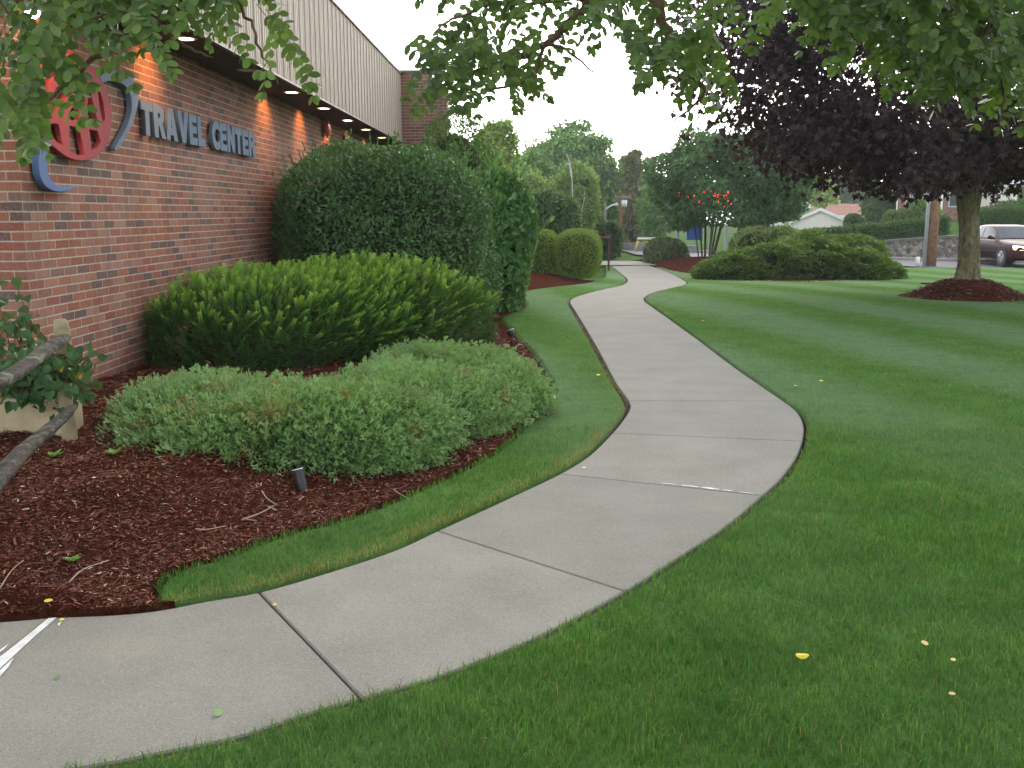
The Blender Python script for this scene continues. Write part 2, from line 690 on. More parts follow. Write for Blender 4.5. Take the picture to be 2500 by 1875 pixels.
# ------------------------------------------------------------------ outlines of path, lawn and beds (on the land)
L_px = [(-900, 1575), (-400, 1545), (0, 1518), (136, 1507), (283, 1501), (396, 1489), (509, 1467), (633, 1446), (791, 1401), (961, 1345), (1068, 1296), (1198, 1237),
        (1277, 1200), (1367, 1157), (1435, 1115), (1480, 1073), (1514, 1035), (1537, 1000), (1535, 978), (1503, 932), (1462, 855), (1426, 794), (1404, 758), (1393, 740),
        (1398, 729), (1431, 717), (1476, 706), (1517, 697), (1532, 687), (1529, 678), (1512, 664), (1494, 650)]
R_px = [(-1400, 2010), (-500, 1945), (0, 1893), (203, 1873), (375, 1840), (588, 1797), (741, 1744), (882, 1704), (1000, 1672), (1100, 1640), (1243, 1585), (1380, 1521), (1526, 1443), (1681, 1345),
        (1771, 1286), (1860, 1210), (1905, 1168), (1942, 1118), (1958, 1077), (1962, 1047), (1955, 1020), (1938, 998), (1912, 979), (1883, 959), (1792, 896), (1702, 828), (1634, 779),
        (1589, 747), (1573, 735), (1574, 725), (1598, 713), (1643, 702), (1672, 694), (1672, 686), (1639, 668), (1584, 648)]
LE = crom([tuple(G(*p))[:2] for p in L_px], 10)
RE = crom([tuple(G(*p))[:2] for p in R_px], 10)
M_px = [(396, 1478), (383, 1460), (382, 1436), (407, 1411), (452, 1391), (542, 1366), (633, 1331), (723, 1303), (836, 1276), (960, 1228), (1073, 1178), (1164, 1133), (1236, 1083), (1290, 1029),
        (1338, 983), (1350, 965), (1352, 952), (1342, 928), (1299, 863), (1267, 831), (1241, 803), (1222, 785), (1219, 775), (1243, 765), (1274, 752), (1283, 742),
        (1272, 728), (1270, 720), (1286, 710), (1338, 702), (1420, 693), (1470, 680), (1478, 668), (1477, 650)]
ME = crom([tuple(G(*p))[:2] for p in M_px], 8)


def mono(E):
    """edge as x(Y) with increasing Y"""
    y = np.maximum.accumulate(E[:, 1] + np.arange(len(E)) * 1e-7)
    return y, E[:, 0]


LY, LX = mono(LE)
RY, RX = mono(RE)
MY, MX = mono(ME)
xL = lambda y: np.interp(y, LY, LX)
xR = lambda y: np.interp(y, RY, RX)
xM = lambda y: np.interp(y, MY, MX)
Y_TIP = MY[0]
WALL_X, WALL_Y0, WALL_Y1 = -3.49, 6.77, 22.6


def edge_dist(x, y, E):
    """horizontal distance from points to a polyline"""
    x = np.asarray(x); y = np.asarray(y)
    best = np.full(x.shape, 1e9)
    for a, b in zip(E[:-1], E[1:]):
        d = b - a
        L = max(d @ d, 1e-12)
        tt = np.clip(((x - a[0]) * d[0] + (y - a[1]) * d[1]) / L, 0, 1)
        best = np.minimum(best, (x - a[0] - tt * d[0]) ** 2 + (y - a[1] - tt * d[1]) ** 2)
    return np.sqrt(best)


def offs(E, d):
    """polyline moved sideways (positive = right of travel)"""
    tg = np.gradient(E, axis=0)
    tg = tg / np.linalg.norm(tg, axis=1, keepdims=True)
    return E + np.stack([tg[:, 1], -tg[:, 0]], 1) * d


# land
gx = np.concatenate([np.linspace(-400, -30, 20), np.linspace(-28, 60, 89), np.linspace(65, 500, 24)])
gy = np.concatenate([np.linspace(-60, 0, 7), np.linspace(1, 130, 130), np.linspace(140, 1200, 40)])
X, Y = np.meshgrid(gx, gy)
Z = terrain(X, Y) - .10
V = np.stack([X, Y, Z], -1).reshape(-1, 3)
ni, nj = len(gy), len(gx)
i, j = np.meshgrid(np.arange(ni - 1), np.arange(nj - 1), indexing='ij')
q = np.stack([i * nj + j, i * nj + j + 1, (i + 1) * nj + j + 1, (i + 1) * nj + j], -1).reshape(-1, 4)
kind(add_mesh("ground", V, [(q, 0)], M_GROUND, smooth=True), "structure")


def sheet(name, rows, mat, smooth=True):
    """rows: list of (m,3) arrays of equal length"""
    R = np.array(rows)
    a, b = R.shape[:2]
    i, j = np.meshgrid(np.arange(a - 1), np.arange(b - 1), indexing='ij')
    q = np.stack([i * b + j, i * b + j + 1, (i + 1) * b + j + 1, (i + 1) * b + j], -1).reshape(-1, 4)
    return kind(add_mesh(name, R.reshape(-1, 3), [(q, 0)], mat, smooth=smooth), "structure")


# dark earth trench the path is laid in
LO, RO = offs(LE, -.34), offs(RE, .22)
n = 300
tt = np.linspace(0, 1, n)


def resample(E, m):
    s = np.concatenate([[0], np.cumsum(np.linalg.norm(np.diff(E, axis=0), axis=1))])
    u = np.linspace(0, s[-1], m)
    return np.stack([np.interp(u, s, E[:, 0]), np.interp(u, s, E[:, 1])], 1)


a_, b_ = resample(LO, n), resample(RO, n)
rows = []
for k in range(n):
    w = np.linspace(0, 1, 9)[:, None]
    xy = a_[k] * (1 - w) + b_[k] * w
    rows.append(np.column_stack([xy, terrain(xy[:, 0], xy[:, 1]) - .040]))
sheet("path_bedding_soil", rows, M_SOIL)

# lawn to the right of the path, and the strip between path and mulch
ROo = offs(RE, .035)
ry, rx = mono(ROo)
Ys = np.concatenate([np.arange(.3, 9, .025), np.arange(9, 34.0, .07)])
rows = []
for y in Ys:
    x0 = np.interp(y, ry, rx) if y > ry[0] else -9.0
    x0 = max(x0, -9.0)
    if y > ry[-1]:
        x0 = rx[-1]
    u = np.linspace(0, 1, 60) ** 2
    x = x0 + u * (22 - x0)
    rows.append(np.column_stack([x, np.full(60, y), terrain(x, y) + .004]))
    rows[-1][0, 2] -= .06
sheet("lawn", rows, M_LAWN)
LOo = offs(LE, -.035)
ly, lx = mono(LOo)
rows = []
for y in np.concatenate([[Y_TIP + 1e-4], np.arange(Y_TIP + .02, 9, .025), np.arange(9, MY[-1], .06)]):
    a, b = xM(y) + .015, np.interp(y, ly, lx)
    x = np.linspace(a, max(b, a + .02), 24)
    z = terrain(x, y) + .010
    z[0] -= .07
    z[-1] -= .06
    rows.append(np.column_stack([x, np.full(24, y), z]))
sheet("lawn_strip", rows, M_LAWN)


def mulch_b(y):
    return np.where(y < Y_TIP, np.interp(y, *mono(offs(LE, -.02))), xM(y) - .015)


def mulch_z(x, y):
    d = np.maximum(mulch_b(y) - x, 0)
    k = .020 + .19 * sm(d / 1.5)
    return terrain(x, y) + k + .012 * np.sin(x * 5.1 + y * 3.3) * sm(d) + .010 * np.sin(x * 11.3 - y * 7.7) * sm(d)


rows = []
for y in np.sort(np.concatenate([np.arange(2.6, 9, .03), np.arange(9, 26, .08), [Y_TIP - 1e-4, Y_TIP + 1e-4]])):
    b = float(mulch_b(y))
    a = min(-3.6 if y > WALL_Y0 else -9.0, b - .05)
    u = 1 - np.linspace(1, 0, 90) ** 1.6
    x = a + (b - a) * u
    z = mulch_z(x, np.full(90, y))
    z[-1] = terrain(b, y) - .07
    rows.append(np.column_stack([x, np.full(90, y), z]))
sheet("mulch_bed", rows, M_MULCH)

# the concrete path: slabs between joints
sL = np.concatenate([[0], np.cumsum(np.linalg.norm(np.diff(LE, axis=0), axis=1))])
sR = np.concatenate([[0], np.cumsum(np.linalg.norm(np.diff(RE, axis=0), axis=1))])


def arc(E, s, px):
    p = np.array(tuple(G(*px))[:2])
    return s[np.argmin(((E - p) ** 2).sum(1))]


J = [((122, 1511), (-420, 1948), .012), ((633, 1446), (882, 1704), .009), ((1068, 1296), (1526, 1443), .007), ((1367, 1157), (1860, 1210), .006),
     ((1503, 1057), (1957, 1077), .006), ((1535, 978), (1912, 979), .005)]
cuts = [(0, 0, 0)] + [(arc(LE, sL, a), arc(RE, sR, b), g) for a, b, g in J] + [(sL[-1], sR[-1], 0)]
V, Q, c0, TN = [], [], 0, []


def at(E, s, u):
    return np.stack([np.interp(u, s, E[:, 0]), np.interp(u, s, E[:, 1])], -1)


for k in range(len(cuts) - 1):
    (a0, b0, g0), (a1, b1, g1) = cuts[k], cuts[k + 1]
    m = max(12, int((a1 - a0) / .06))
    ua = np.linspace(a0 + g0 / 2, a1 - g1 / 2, m)
    ub = np.linspace(b0 + g0 / 2, b1 - g1 / 2, m)
    # rounded arrises: an extra row just inside each end
    ua = np.concatenate([[ua[0]], [ua[0] + .006], ua[1:-1], [ua[-1] - .006], [ua[-1]]])
    ub = np.concatenate([[ub[0]], [ub[0] + .006], ub[1:-1], [ub[-1] - .006], [ub[-1]]])
    A, B = at(LE, sL, ua), at(RE, sR, ub)
    w = np.array([0, 0, .006, .15, .3, .45, .6, .75, .88, .994, 1, 1])
    grid = A[:, None] * (1 - w)[None, :, None] + B[:, None] * w[None, :, None]
    z = terrain(grid[..., 0], grid[..., 1])
    z[:, 0] -= .10
    z[:, -1] -= .10
    z[:, 1] -= .006
    z[:, -2] -= .006
    z[0] -= .006
    z[-1] -= .006
    G3 = np.dstack([grid, z])
    ends0, ends1 = G3[:1].copy(), G3[-1:].copy()
    ends0[..., 2] -= .05
    ends1[..., 2] -= .05
    G3 = np.concatenate([ends0, G3, ends1])
    a, b = G3.shape[:2]
    i, j = np.meshgrid(np.arange(a - 1), np.arange(b - 1), indexing='ij')
    Q.append(np.stack([i * b + j, i * b + j + 1, (i + 1) * b + j + 1, (i + 1) * b + j], -1).reshape(-1, 4) + c0)
    V.append(G3.reshape(-1, 3))
    TN.append(np.full(a * b, (.15, .55, .2, .75, .35, .6, .3)[k % 7]))
    c0 += a * b
path = kind(add_mesh("path", np.concatenate(V), [(np.concatenate(Q), 0)], M_CONC, attrs={"tone": np.concatenate(TN)}), "structure")

# white filler smeared along the first joint, and the broken white line in the fourth
mb = MB()


def ground_poly(px, z=.004, m=0):
    mb.quad([tuple(Vector((*G(*p)[:2], G(*p)[2] + z))) for p in px], m)


ground_poly([(-260, 1795), (-60, 1652), (40, 1574), (118, 1511), (139, 1509), (85, 1555), (0, 1634), (-120, 1740), (-250, 1850)], .003)
ground_poly([(0, 1590), (22, 1574), (10, 1588), (-40, 1625)], .005)
ground_poly([(0, 1640), (34, 1608), (22, 1630), (0, 1655)], .005)
ground_poly([(140, 1525), (151, 1518), (144, 1530)], .003)
jl, jr = np.array(J[3][0], float), np.array(J[3][1], float)
for a, b, w in ((.50, .58, .8), (.60, .69, 1.6), (.70, .79, 2.2), (.805, .86, 1.2), (.89, .96, .8)):
    p0, p1 = jl + (jr - jl) * a, jl + (jr - jl) * b
    off = np.array((0, 6.0 * math.sin((a + b) * 1.4)))
    p0, p1 = p0 - off * .6, p1 - off * .6
    ground_poly([p0 + (0, -w * .4), (p0 + p1) / 2 + (0, -w), p1 + (0, -w * .3), p1 + (0, w * .4), (p0 + p1) / 2 + (2, w), p0 + (0, w * .3)], .003)
kind(mb.build("path_joint_filler", M_CAULK, fixn=False), "structure")

# road, the walk that crosses the end of the path, far verge
near = crom([tuple(G(*p))[:2] for p in [(3600, 735), (2900, 692), (2500, 667), (2189, 647), (1900, 634), (1700, 626), (1566, 621), (1535, 615), (1505, 606)]], 8)
far = crom([tuple(G(*p))[:2] for p in [(3600, 668), (2900, 650), (2500, 640), (2189, 633), (1900, 623), (1720, 616), (1590, 611), (1555, 606), (1518, 600)]], 8)
rows = []
for a, b in zip(resample(near, 90), resample(far, 90)):
    w = np.linspace(0, 1, 8)[:, None]
    xy = a * (1 - w) + b * w
    rows.append(np.column_stack([xy, terrain(xy[:, 0], xy[:, 1]) - .02]))
sheet("road", rows, M_ROAD)
M_KERB = plain("kerb_granite", (.36, .35, .33), .8, .3, 0, .2, 20, .2)
fr = resample(far, 90)
fo = offs(fr, -.18)
rows = []
for a, b in zip(fr, fo):
    z = float(terrain(*a))
    rows.append(np.array([(*a, z - .06), (*a, z + .09), (*b, z + .09), (*b, z - .06)]))
sheet("road_kerb", rows, M_KERB, smooth=False)
c1, c2 = G(1440, 648), G(1700, 648)
c3, c4 = G(1700, 637.5), G(1440, 637.5)
rows = []
for k in np.linspace(0, 1, 30):
    a = np.array(c1) * (1 - k) + np.array(c2) * k
    b = np.array(c4) * (1 - k) + np.array(c3) * k
    a, b = a + (a - b) * 0, b
    xs = np.linspace(a[0], b[0], 8)
    ys = np.linspace(a[1], b[1], 8)
    rows.append(np.column_stack([xs, ys, terrain(xs, ys) + .012]))
sheet("cross_walk_pavement", rows, M_CONC)

# ------------------------------------------------------------------ right-hand mulch mounds
M_MULCH2 = M_MULCH


def mound(name, loop, h, mat, sink=.05):
    loop = np.asarray(loop)
    c = loop.mean(0)
    rows = []
    for tr in np.linspace(0, 1, 16):
        xy = c + (loop - c) * (1.0 - tr)
        z = terrain(xy[:, 0], xy[:, 1]) + h * sm(tr * 1.25) + .012 * np.sin(xy[:, 0] * 9) * np.sin(xy[:, 1] * 7) * (tr > 0)
        if tr == 0:
            z -= sink
        r = np.column_stack([xy, z])
        rows.append(np.vstack([r, r[:1]]))
    return sheet(name, rows, mat)


TREE = G(2360, 733) + Vector((0, .75, 0))
TREE = Vector((P(2361, 690, TREE.y).x, TREE.y, 0))
ang = np.linspace(0, 2 * math.pi, 64, endpoint=False)
mr = 1.25 + .06 * np.sin(ang * 3 + 1) + .04 * np.sin(ang * 7)
mound("mulch_mound", np.stack([TREE.x + mr * np.cos(ang), TREE.y + mr * .95 * np.sin(ang)], 1), .34, M_MULCH)
bed_px = [(1560, 640), (1587, 647), (1627, 660), (1668, 667), (1717, 672), (1800, 684), (1958, 688), (2090, 684), (2180, 664)]
bed = [tuple(G(*p))[:2] for p in bed_px]
bed += [(bed[-1][0] - .6, bed[-1][1] + 4), (bed[0][0] + 3.0, bed[0][1] + 5.0), (bed[0][0] - .1, bed[0][1] + 2.0)]
BED = crom(bed + [bed[0]], 8)[:-1]
BEDC = BED.mean(0)
mound("mulch_bed_by_junipers", BED, .30, M_MULCH)


def bed_z(x, y):
    """height of the right bed's mound"""
    d = np.array([x, y]) - BEDC
    a = np.arctan2(BED[:, 1] - BEDC[1], BED[:, 0] - BEDC[0])
    k = np.argmin(np.abs(np.angle(np.exp(1j * (a - math.atan2(d[1], d[0]))))))
    R = np.linalg.norm(BED[k] - BEDC)
    tr = 1 - min(1, np.linalg.norm(d) / R)
    return float(terrain(x, y)) + .30 * float(sm(tr * 1.25))


# ------------------------------------------------------------------ grass blades and mulch chips
def blade_set(x, y, z, h, w, lean=.45, quads=True):
    n = len(x)
    a = rng.uniform(0, 2 * math.pi, n)
    side = np.stack([np.cos(a), np.sin(a), np.zeros(n)], 1)
    ld = rng.uniform(0, 2 * math.pi, n)
    lm = np.abs(rng.normal(0, lean, n))
    lv = np.stack([np.cos(ld) * lm, np.sin(ld) * lm, np.zeros(n)], 1)
    p = np.stack([x, y, z], 1)
    up = np.array([0, 0, 1.0])
    m = p + (up * .6 + lv * .35) * h[:, None]
    tp = p + (up * (1 - .25 * lm[:, None]) + lv) * h[:, None]
    s = side * w[:, None]
    if quads:
        V = np.stack([p - s * .5, p + s * .5, m + s * .42, m - s * .42, tp], 1)
        k = np.arange(n)[:, None] * 5
        return V.reshape(-1, 3), [k + np.array([[0, 1, 2, 3]]), k + np.array([[3, 2, 4]])], 5
    V = np.stack([p - s * .5, p + s * .5, tp], 1)
    k = np.arange(n)[:, None] * 3
    return V.reshape(-1, 3), [k + np.array([[0, 1, 2]])], 3


tree_loop = np.stack([TREE.x + mr * np.cos(ang), TREE.y + mr * .95 * np.sin(ang)], 1)
Lv = Leaves()
n_bl = 0
# (Y range, blades per square metre, width in mm, height in m)
for y0, y1, den, wmm, hh in ((1.7, 3.4, 10500, 2.6, .050), (3.4, 4.8, 7000, 3.2, .046), (4.8, 7.0, 4000, 4.0, .042), (7.0, 10.0, 2200, 5.0, .036), (10, 15, 900, 6.5, .030), (15, 23, 350, 8.0, .026)):
    xa, xb = -y1 * .60 - .3, y1 * .60 + .5
    n = int((xb - xa) * (y1 - y0) * den)
    x, y = rng.uniform(xa, xb, n), rng.uniform(y0, y1, n)
    fr_ = (np.abs(x + .02 * y) < y * .56 + .4)
    xr = np.interp(y, ry, rx)
    right = (x > xr - .012) | (y < ry[0])
    left = (x < np.interp(y, ly, lx) + .012) & (x > xM(y) + .0) & (y > Y_TIP) & (y < MY[-1])
    ok = fr_ & (right | left)
    ok &= ~in_poly(x, y, tree_loop) & ~in_poly(x, y, BED)
    x, y, left = x[ok], y[ok], left[ok]
    clump = .5 + .5 * np.sin(x * 7 + 3 * np.sin(y * 5)) * np.sin(y * 8 + 2 * np.sin(x * 6))
    h = hh * rng.uniform(.55, 1.15, len(x)) * (.8 + .35 * clump) * np.where(rng.random(len(x)) < .02, 1.35, 1)
    dl = np.minimum(np.abs(x - np.interp(y, ly, lx)), edge_dist(x, y, LE[::4])) if y1 < 16 else np.full(len(x), 9.0)
    drf = edge_dist(x, y, RE[::4]) if y1 < 8 else np.full(len(x), 9.0)
    pd = np.where(left, .9 * np.exp(-(dl / .085) ** 2), .35 * np.exp(-(drf / .05) ** 2)) + .035
    dry = (rng.random(len(x)) < pd) * rng.uniform(.4, 1, len(x))
    w = np.full(len(x), wmm / 1000.0) * rng.uniform(.7, 1.3, len(x))
    V, fs, k = blade_set(x, y, terrain(x, y) + .002, h, w, .68, y1 < 8)
    Lv.add((V, fs), 0, np.repeat(dry, k))
    n_bl += len(x)
print("blades", n_bl)
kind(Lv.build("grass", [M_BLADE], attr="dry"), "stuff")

# chips
Lc = Leaves()
T_CHIP = tmpl([(-.12, 0, 0), (.12, .03, .02), (.10, 1, .03), (-.09, .95, 0)], [[[0, 1, 2, 3]]])


def chips(x, y, z, l0, l1, thick=1.0):
    n = len(x)
    a = rng.uniform(0, 6.283, n)
    d = np.stack([np.cos(a), np.sin(a), rng.normal(0, .22, n)], 1)
    nh = unit(np.stack([rng.normal(0, .45, n), rng.normal(0, .45, n), np.ones(n)], 1))
    s = rng.uniform(l0, l1, n) * np.exp(rng.normal(0, .35, n))
    return scatter(T_CHIP, np.stack([x, y, z], 1), d, nh, s)


for y0, y1, den, l0, l1 in ((2.7, 5.0, 9500, .007, .022), (5.0, 7.5, 4200, .010, .028), (7.5, 12, 1200, .018, .045)):
    xa = -4.6 if y0 < 6 else -3.5
    n = int((1.2 - xa) * (y1 - y0) * den)
    x, y = rng.uniform(xa, 1.2, n), rng.uniform(y0, y1, n)
    ok = (x < mulch_b(y) - .005) & ~((y > WALL_Y0) & (x < WALL_X)) & (np.abs(x) < y * .62 + .3)
    x, y = x[ok], y[ok]
    Lc.add(chips(x, y, mulch_z(x, y) + rng.uniform(.0, .012, len(x)), l0, l1))
a = rng.uniform(0, 6.283, 5200)
rr = np.sqrt(rng.random(5200)) * 1.2
x, y = TREE.x + rr * np.cos(a), TREE.y + rr * .95 * np.sin(a)
z = terrain(x, y) + .34 * sm((1 - rr / 1.25) * 1.25) + .012
Lc.add(chips(x, y, z, .03, .06))
x = rng.uniform(BED[:, 0].min(), BED[:, 0].max(), 6000)
y = rng.uniform(BED[:, 1].min(), BED[:, 1].min() + 4.5, 6000)
ok = in_poly(x, y, BED)
x, y = x[ok], y[ok]
Lc.add(chips(x, y, np.array([bed_z(p, q) for p, q in zip(x, y)]) + .01, .03, .06))
T_STRAND = tmpl([(-.02, 0, 0), (.02, .02, .01), (.03, .5, .03), (.015, 1, .0), (-.015, 1, 0), (-.01, .5, .03)], [[[0, 1, 2, 5], [5, 2, 3, 4]]])
n = 2600
x, y = rng.uniform(-3.6, 1.0, n), rng.uniform(2.8, 7.5, n)
ok = (x < mulch_b(y) - .03) & ~((y > WALL_Y0) & (x < WALL_X))
x, y = x[ok], y[ok]
a = rng.uniform(0, 6.283, len(x))
Ls = scatter(T_STRAND, np.stack([x, y, mulch_z(x, y) + .012], 1), np.stack([np.cos(a), np.sin(a), rng.normal(0, .08, len(x))], 1), np.tile([0, 0, 1.0], (len(x), 1)), rng.uniform(.025, .085, len(x)))
Lc.add(Ls)
kind(Lc.build("mulch_chips", [M_CHIP]), "stuff")

# ------------------------------------------------------------------ the brick building
FX = -2.91                       # front of the metal fascia
SOF, FTOP = 3.12, 4.59           # soffit and fascia top
M_FASC = plain("ribbed_metal_siding", (.39, .315, .25), .55, .25, 0, .06, 3)
M_TRIM = plain("bronze_trim", (.10, .075, .06), .5, .4, 0, .1, 8)
M_SOFF = plain("dark_soffit_boards", (.075, .048, .034), .8, .2, 0, .25, 10)
M_ROOF = plain("roof_felt", (.12, .11, .10), .9, .2, 0, .2, 2)
M_GLASSD = plain("dark_window_glass", (.012, .014, .016), .08, .6, 0, .1, 2)
M_STEEL = plain("lamp_trim", (.55, .5, .42), .4, .5, .6, .05, 5)


def emis(name, c, s):
    t = NT(name)
    t.base(c, .4, .3)
    t.b.inputs["Emission Color"].default_value = (*c, 1)
    t.b.inputs["Emission Strength"].default_value = s
    return t.mat


M_BULB = emis("warm_lamp_lens", (1.0, .72, .38), 14.0)
M_WHITEBULB = emis("flood_lamp_lens", (1.0, .95, .85), 9.0)

bld = thing("brick_building", "long red brick building with ribbed tan metal fascia and lit eaves along the mulch bed", "building", (WALL_X, WALL_Y0, 0))
mb = MB()
mb.box((-16, WALL_Y0, -.3), (WALL_X, WALL_Y1 + 6, SOF))
mb.build("wall", M_BRICK, bld)
# brick wing wall that closes the eaves at the far end, with a lower step
mb = MB()
st = P(1053, 228, WALL_Y1)
x1, x2 = P(1053, 300, WALL_Y1).x, P(1092, 300, WALL_Y1).x
mb.prism([(WALL_X + .002, WALL_Y1, -.3), (x2, WALL_Y1, -.3), (x2, WALL_Y1, st.z), (x1, WALL_Y1, st.z), (x1, WALL_Y1, FTOP + .02), (WALL_X + .002, WALL_Y1, FTOP + .02)], (0, .45, 0))
mb.build("wing_wall", M_BRICK, bld)
mb = MB()
mb.box((WALL_X, WALL_Y1 - .03, FTOP + .022), (x1 + .03, WALL_Y1 + .48, FTOP + .07))
mb.box((x1 + .032, WALL_Y1 - .03, st.z + .002), (x2 + .03, WALL_Y1 + .48, st.z + .05))
mb.build("coping", M_TRIM, bld)
# fascia: standing ribs, profile run along the wall and round the front corner
FY = WALL_Y0 - .58
prof = [(0, 0), (.012, 0), (.026, .016), (.05, .016), (.064, 0), (.13, 0), (.138, .006), (.15, .006), (.158, 0), (.215, 0), (.223, .006), (.235, .006), (.243, 0)]
pitch = .30


def rib_line(x0, y0, dx, dy, nx, ny, length):
    pts, s = [], 0.0
    while s < length:
        for a, h in prof:
            if s + a <= length:
                pts.append((x0 + dx * (s + a) + nx * h, y0 + dy * (s + a) + ny * h))
        s += pitch
    pts.append((x0 + dx * length, y0 + dy * length))
    return pts


line = rib_line(-16, FY, 1, 0, 0, -1, 16 + FX) + rib_line(FX, FY + .001, 0, 1, 1, 0, WALL_Y1 - FY - .004)
mb = MB()
for (xa, ya), (xb, yb) in zip(line[:-1], line[1:]):
    mb.quad([(xa, ya, SOF - .02), (xb, yb, SOF - .02), (xb, yb, FTOP), (xa, ya, FTOP)])
mb.build("fascia", M_FASC, bld, fixn=False)
mb = MB()
mb.box((-16, FY - .03, FTOP - .03), (FX + .035, FY + .03, FTOP + .03))
mb.box((FX - .03, FY + .031, FTOP - .03), (FX + .035, WALL_Y1 - .004, FTOP + .03))
mb.build("fascia_cap", M_TRIM, bld)
mb = MB()
mb.box((-16, FY - .020, SOF - .042), (FX + .022, FY + .02, SOF - .021))
mb.box((FX - .02, FY + .021, SOF - .042), (FX + .022, WALL_Y1 - .006, SOF - .021))
mb.build("fascia_drip_edge", M_TRIM, bld)
mb = MB()
mb.box((WALL_X + .002, WALL_Y0 + .002, SOF - .03), (FX - .022, WALL_Y1 - .006, SOF + .02))
mb.box((-16, FY + .022, SOF - .03), (FX - .022, WALL_Y0 - .002, SOF + .02))
mb.build("soffit", M_SOFF, bld)
mb = MB()
mb.box((-16, FY + .04, SOF + .9), (FX - .04, WALL_Y1 + 6, FTOP - .08))
mb.build("roof", M_ROOF, bld)
# entrance glazing in the shade at the far end
mb = MB()
mb.box((WALL_X, 18.6, .2), (WALL_X + .012, 22.2, 2.9))
wf = mb.build("window", M_GLASSD, bld)
mb = MB()
for y in (18.55, 19.75, 20.95, 22.15):
    mb.box((WALL_X, y, .2), (WALL_X + .05, y + .06, 2.9))
mb.box((WALL_X, 18.55, 2.901), (WALL_X + .05, 22.21, 2.96))
mb.build("window_frame", M_TRIM, wf)

# recessed eave lamps
ring_n = 24
mt = MB()
for k in range(ring_n):
    a, b = 2 * math.pi * k / ring_n, 2 * math.pi * (k + 1) / ring_n
    ca, sa, cb, sb = math.cos(a), math.sin(a), math.cos(b), math.sin(b)
    mt.quad([(.115 * ca, .115 * sa, -.006), (.115 * cb, .115 * sb, -.006), (.085 * cb, .085 * sb, -.010), (.085 * ca, .085 * sa, -.010)])
    mt.quad([(.115 * ca, .115 * sa, 0), (.115 * cb, .115 * sb, 0), (.115 * cb, .115 * sb, -.006), (.115 * ca, .115 * sa, -.006)])
    mt.quad([(.085 * ca, .085 * sa, -.010), (.085 * cb, .085 * sb, -.010), (.08 * cb, .08 * sb, .0), (.08 * ca, .08 * sa, .0)])
ml = MB()
ml.quad([(.08 * math.cos(2 * math.pi * k / ring_n), .08 * math.sin(2 * math.pi * k / ring_n), -.002) for k in range(ring_n)])
lx0 = -3.115
dl0 = None
M_DEADLENS = plain("unlit_lamp_lens", (.55, .53, .48), .3, .5, 0, .05, 5)
lampY = [7.2, 9.15, 11.15, 13.15, 15.16, 17.1, 18.95, 20.95]
front = [(-3.9, FY + .29), (-5.8, FY + .29), (-7.7, FY + .29)]
for k, (lxx, lyy) in enumerate([(lx0, y) for y in lampY] + front):
    lit = k != 2
    if dl0 is None:
        dl = mt.build("eave_lamp", M_STEEL, bld, fixn=False)
        ln = ml.build("lamp_lens", M_BULB, dl, fixn=False)
        dl0 = (dl, ln)
        dl.matrix_parent_inverse = PINV(bld)
    else:
        dl = dl0[0].copy()
        SC.collection.objects.link(dl)
        ln = dl0[1].copy()
        SC.collection.objects.link(ln)
        ln.parent = dl
        if not lit:
            ln.data = ln.data.copy()
            ln.data.materials[0] = M_DEADLENS
            dl["label"] = "unlit eave lamp above the sign lettering"
    dl.location = (lxx, lyy, SOF - .03)
    if lit:
        ld = bpy.data.lights.new("eave_lamp_light", 'SPOT')
        ld.energy = 8 if k < len(lampY) else 7
        ld.color = (1.0, .37, .075)
        ld.spot_size = math.radians(96)
        ld.spot_blend = .6
        ld.shadow_soft_size = .06
        lo = bpy.data.objects.new("eave_lamp_light", ld)
        SC.collection.objects.link(lo)
        lo.location = (lxx, lyy, SOF - .06)
        lo.rotation_euler = (0, math.radians(46), 0) if k < len(lampY) else (math.radians(30), 0, 0)

# twin-head flood lamp in the corner of the eaves
fp = W(80, 18, -3.42)
M_CLEAR = plain("pale_lamp_glass", (.62, .62, .56), .15, .6, 0, .1, 12)
fl = thing("flood_lamp", "small pale twin flood lamp under the eaves at the brick corner", "lamp", (WALL_X, fp.y, fp.z))
mb = MB()
mb.box((WALL_X + .001, fp.y - .12, fp.z + .02), (WALL_X + .05, fp.y + .12, fp.z + .10))
mb.build("mounting_box", M_STEEL, fl, bevel=.006)
for dy, ang_ in ((-.07, -.5), (.09, .5)):
    base = Vector((WALL_X + .06, fp.y + dy, fp.z + .04))
    d = Vector((.45, ang_ * .8, -.75)).normalized()
    mb = MB()
    mb.tube([base, base + d * .05, base + d * .09, base + d * .13, base + d * .135], [.02, .035, .055, .062, .058], 14)
    hd = mb.build("lamp_head", M_CLEAR, fl, smooth=True)
    mb = MB()
    mb.tube([base + d * .136, base + d * .142], [.05, .045], 14)
    mb.build("lamp_lens", M_WHITEBULB, hd)

# red alarm bell on the wall
bp = W(799, 313, -3.42)
bell = thing("alarm_bell", "round red alarm bell on the brick wall under the eave lamps", "alarm bell", (WALL_X, bp.y, bp.z))
M_RED = plain("red_enamel", (.36, .02, .018), .35, .5, 0, .1, 8)
mb = MB()
mb.box((WALL_X + .001, bp.y - .07, bp.z - .07), (WALL_X + .05, bp.y + .07, bp.z + .07))
mb.build("back_box", M_RED, bell, bevel=.005)
mb = MB()
mb.tube([(WALL_X + .052, bp.y, bp.z), (WALL_X + .07, bp.y, bp.z), (WALL_X + .10, bp.y, bp.z), (WALL_X + .12, bp.y, bp.z), (WALL_X + .128, bp.y, bp.z)], [.15, .15, .12, .06, .02], 24)
mb.build("gong", M_RED, bell, smooth=True)

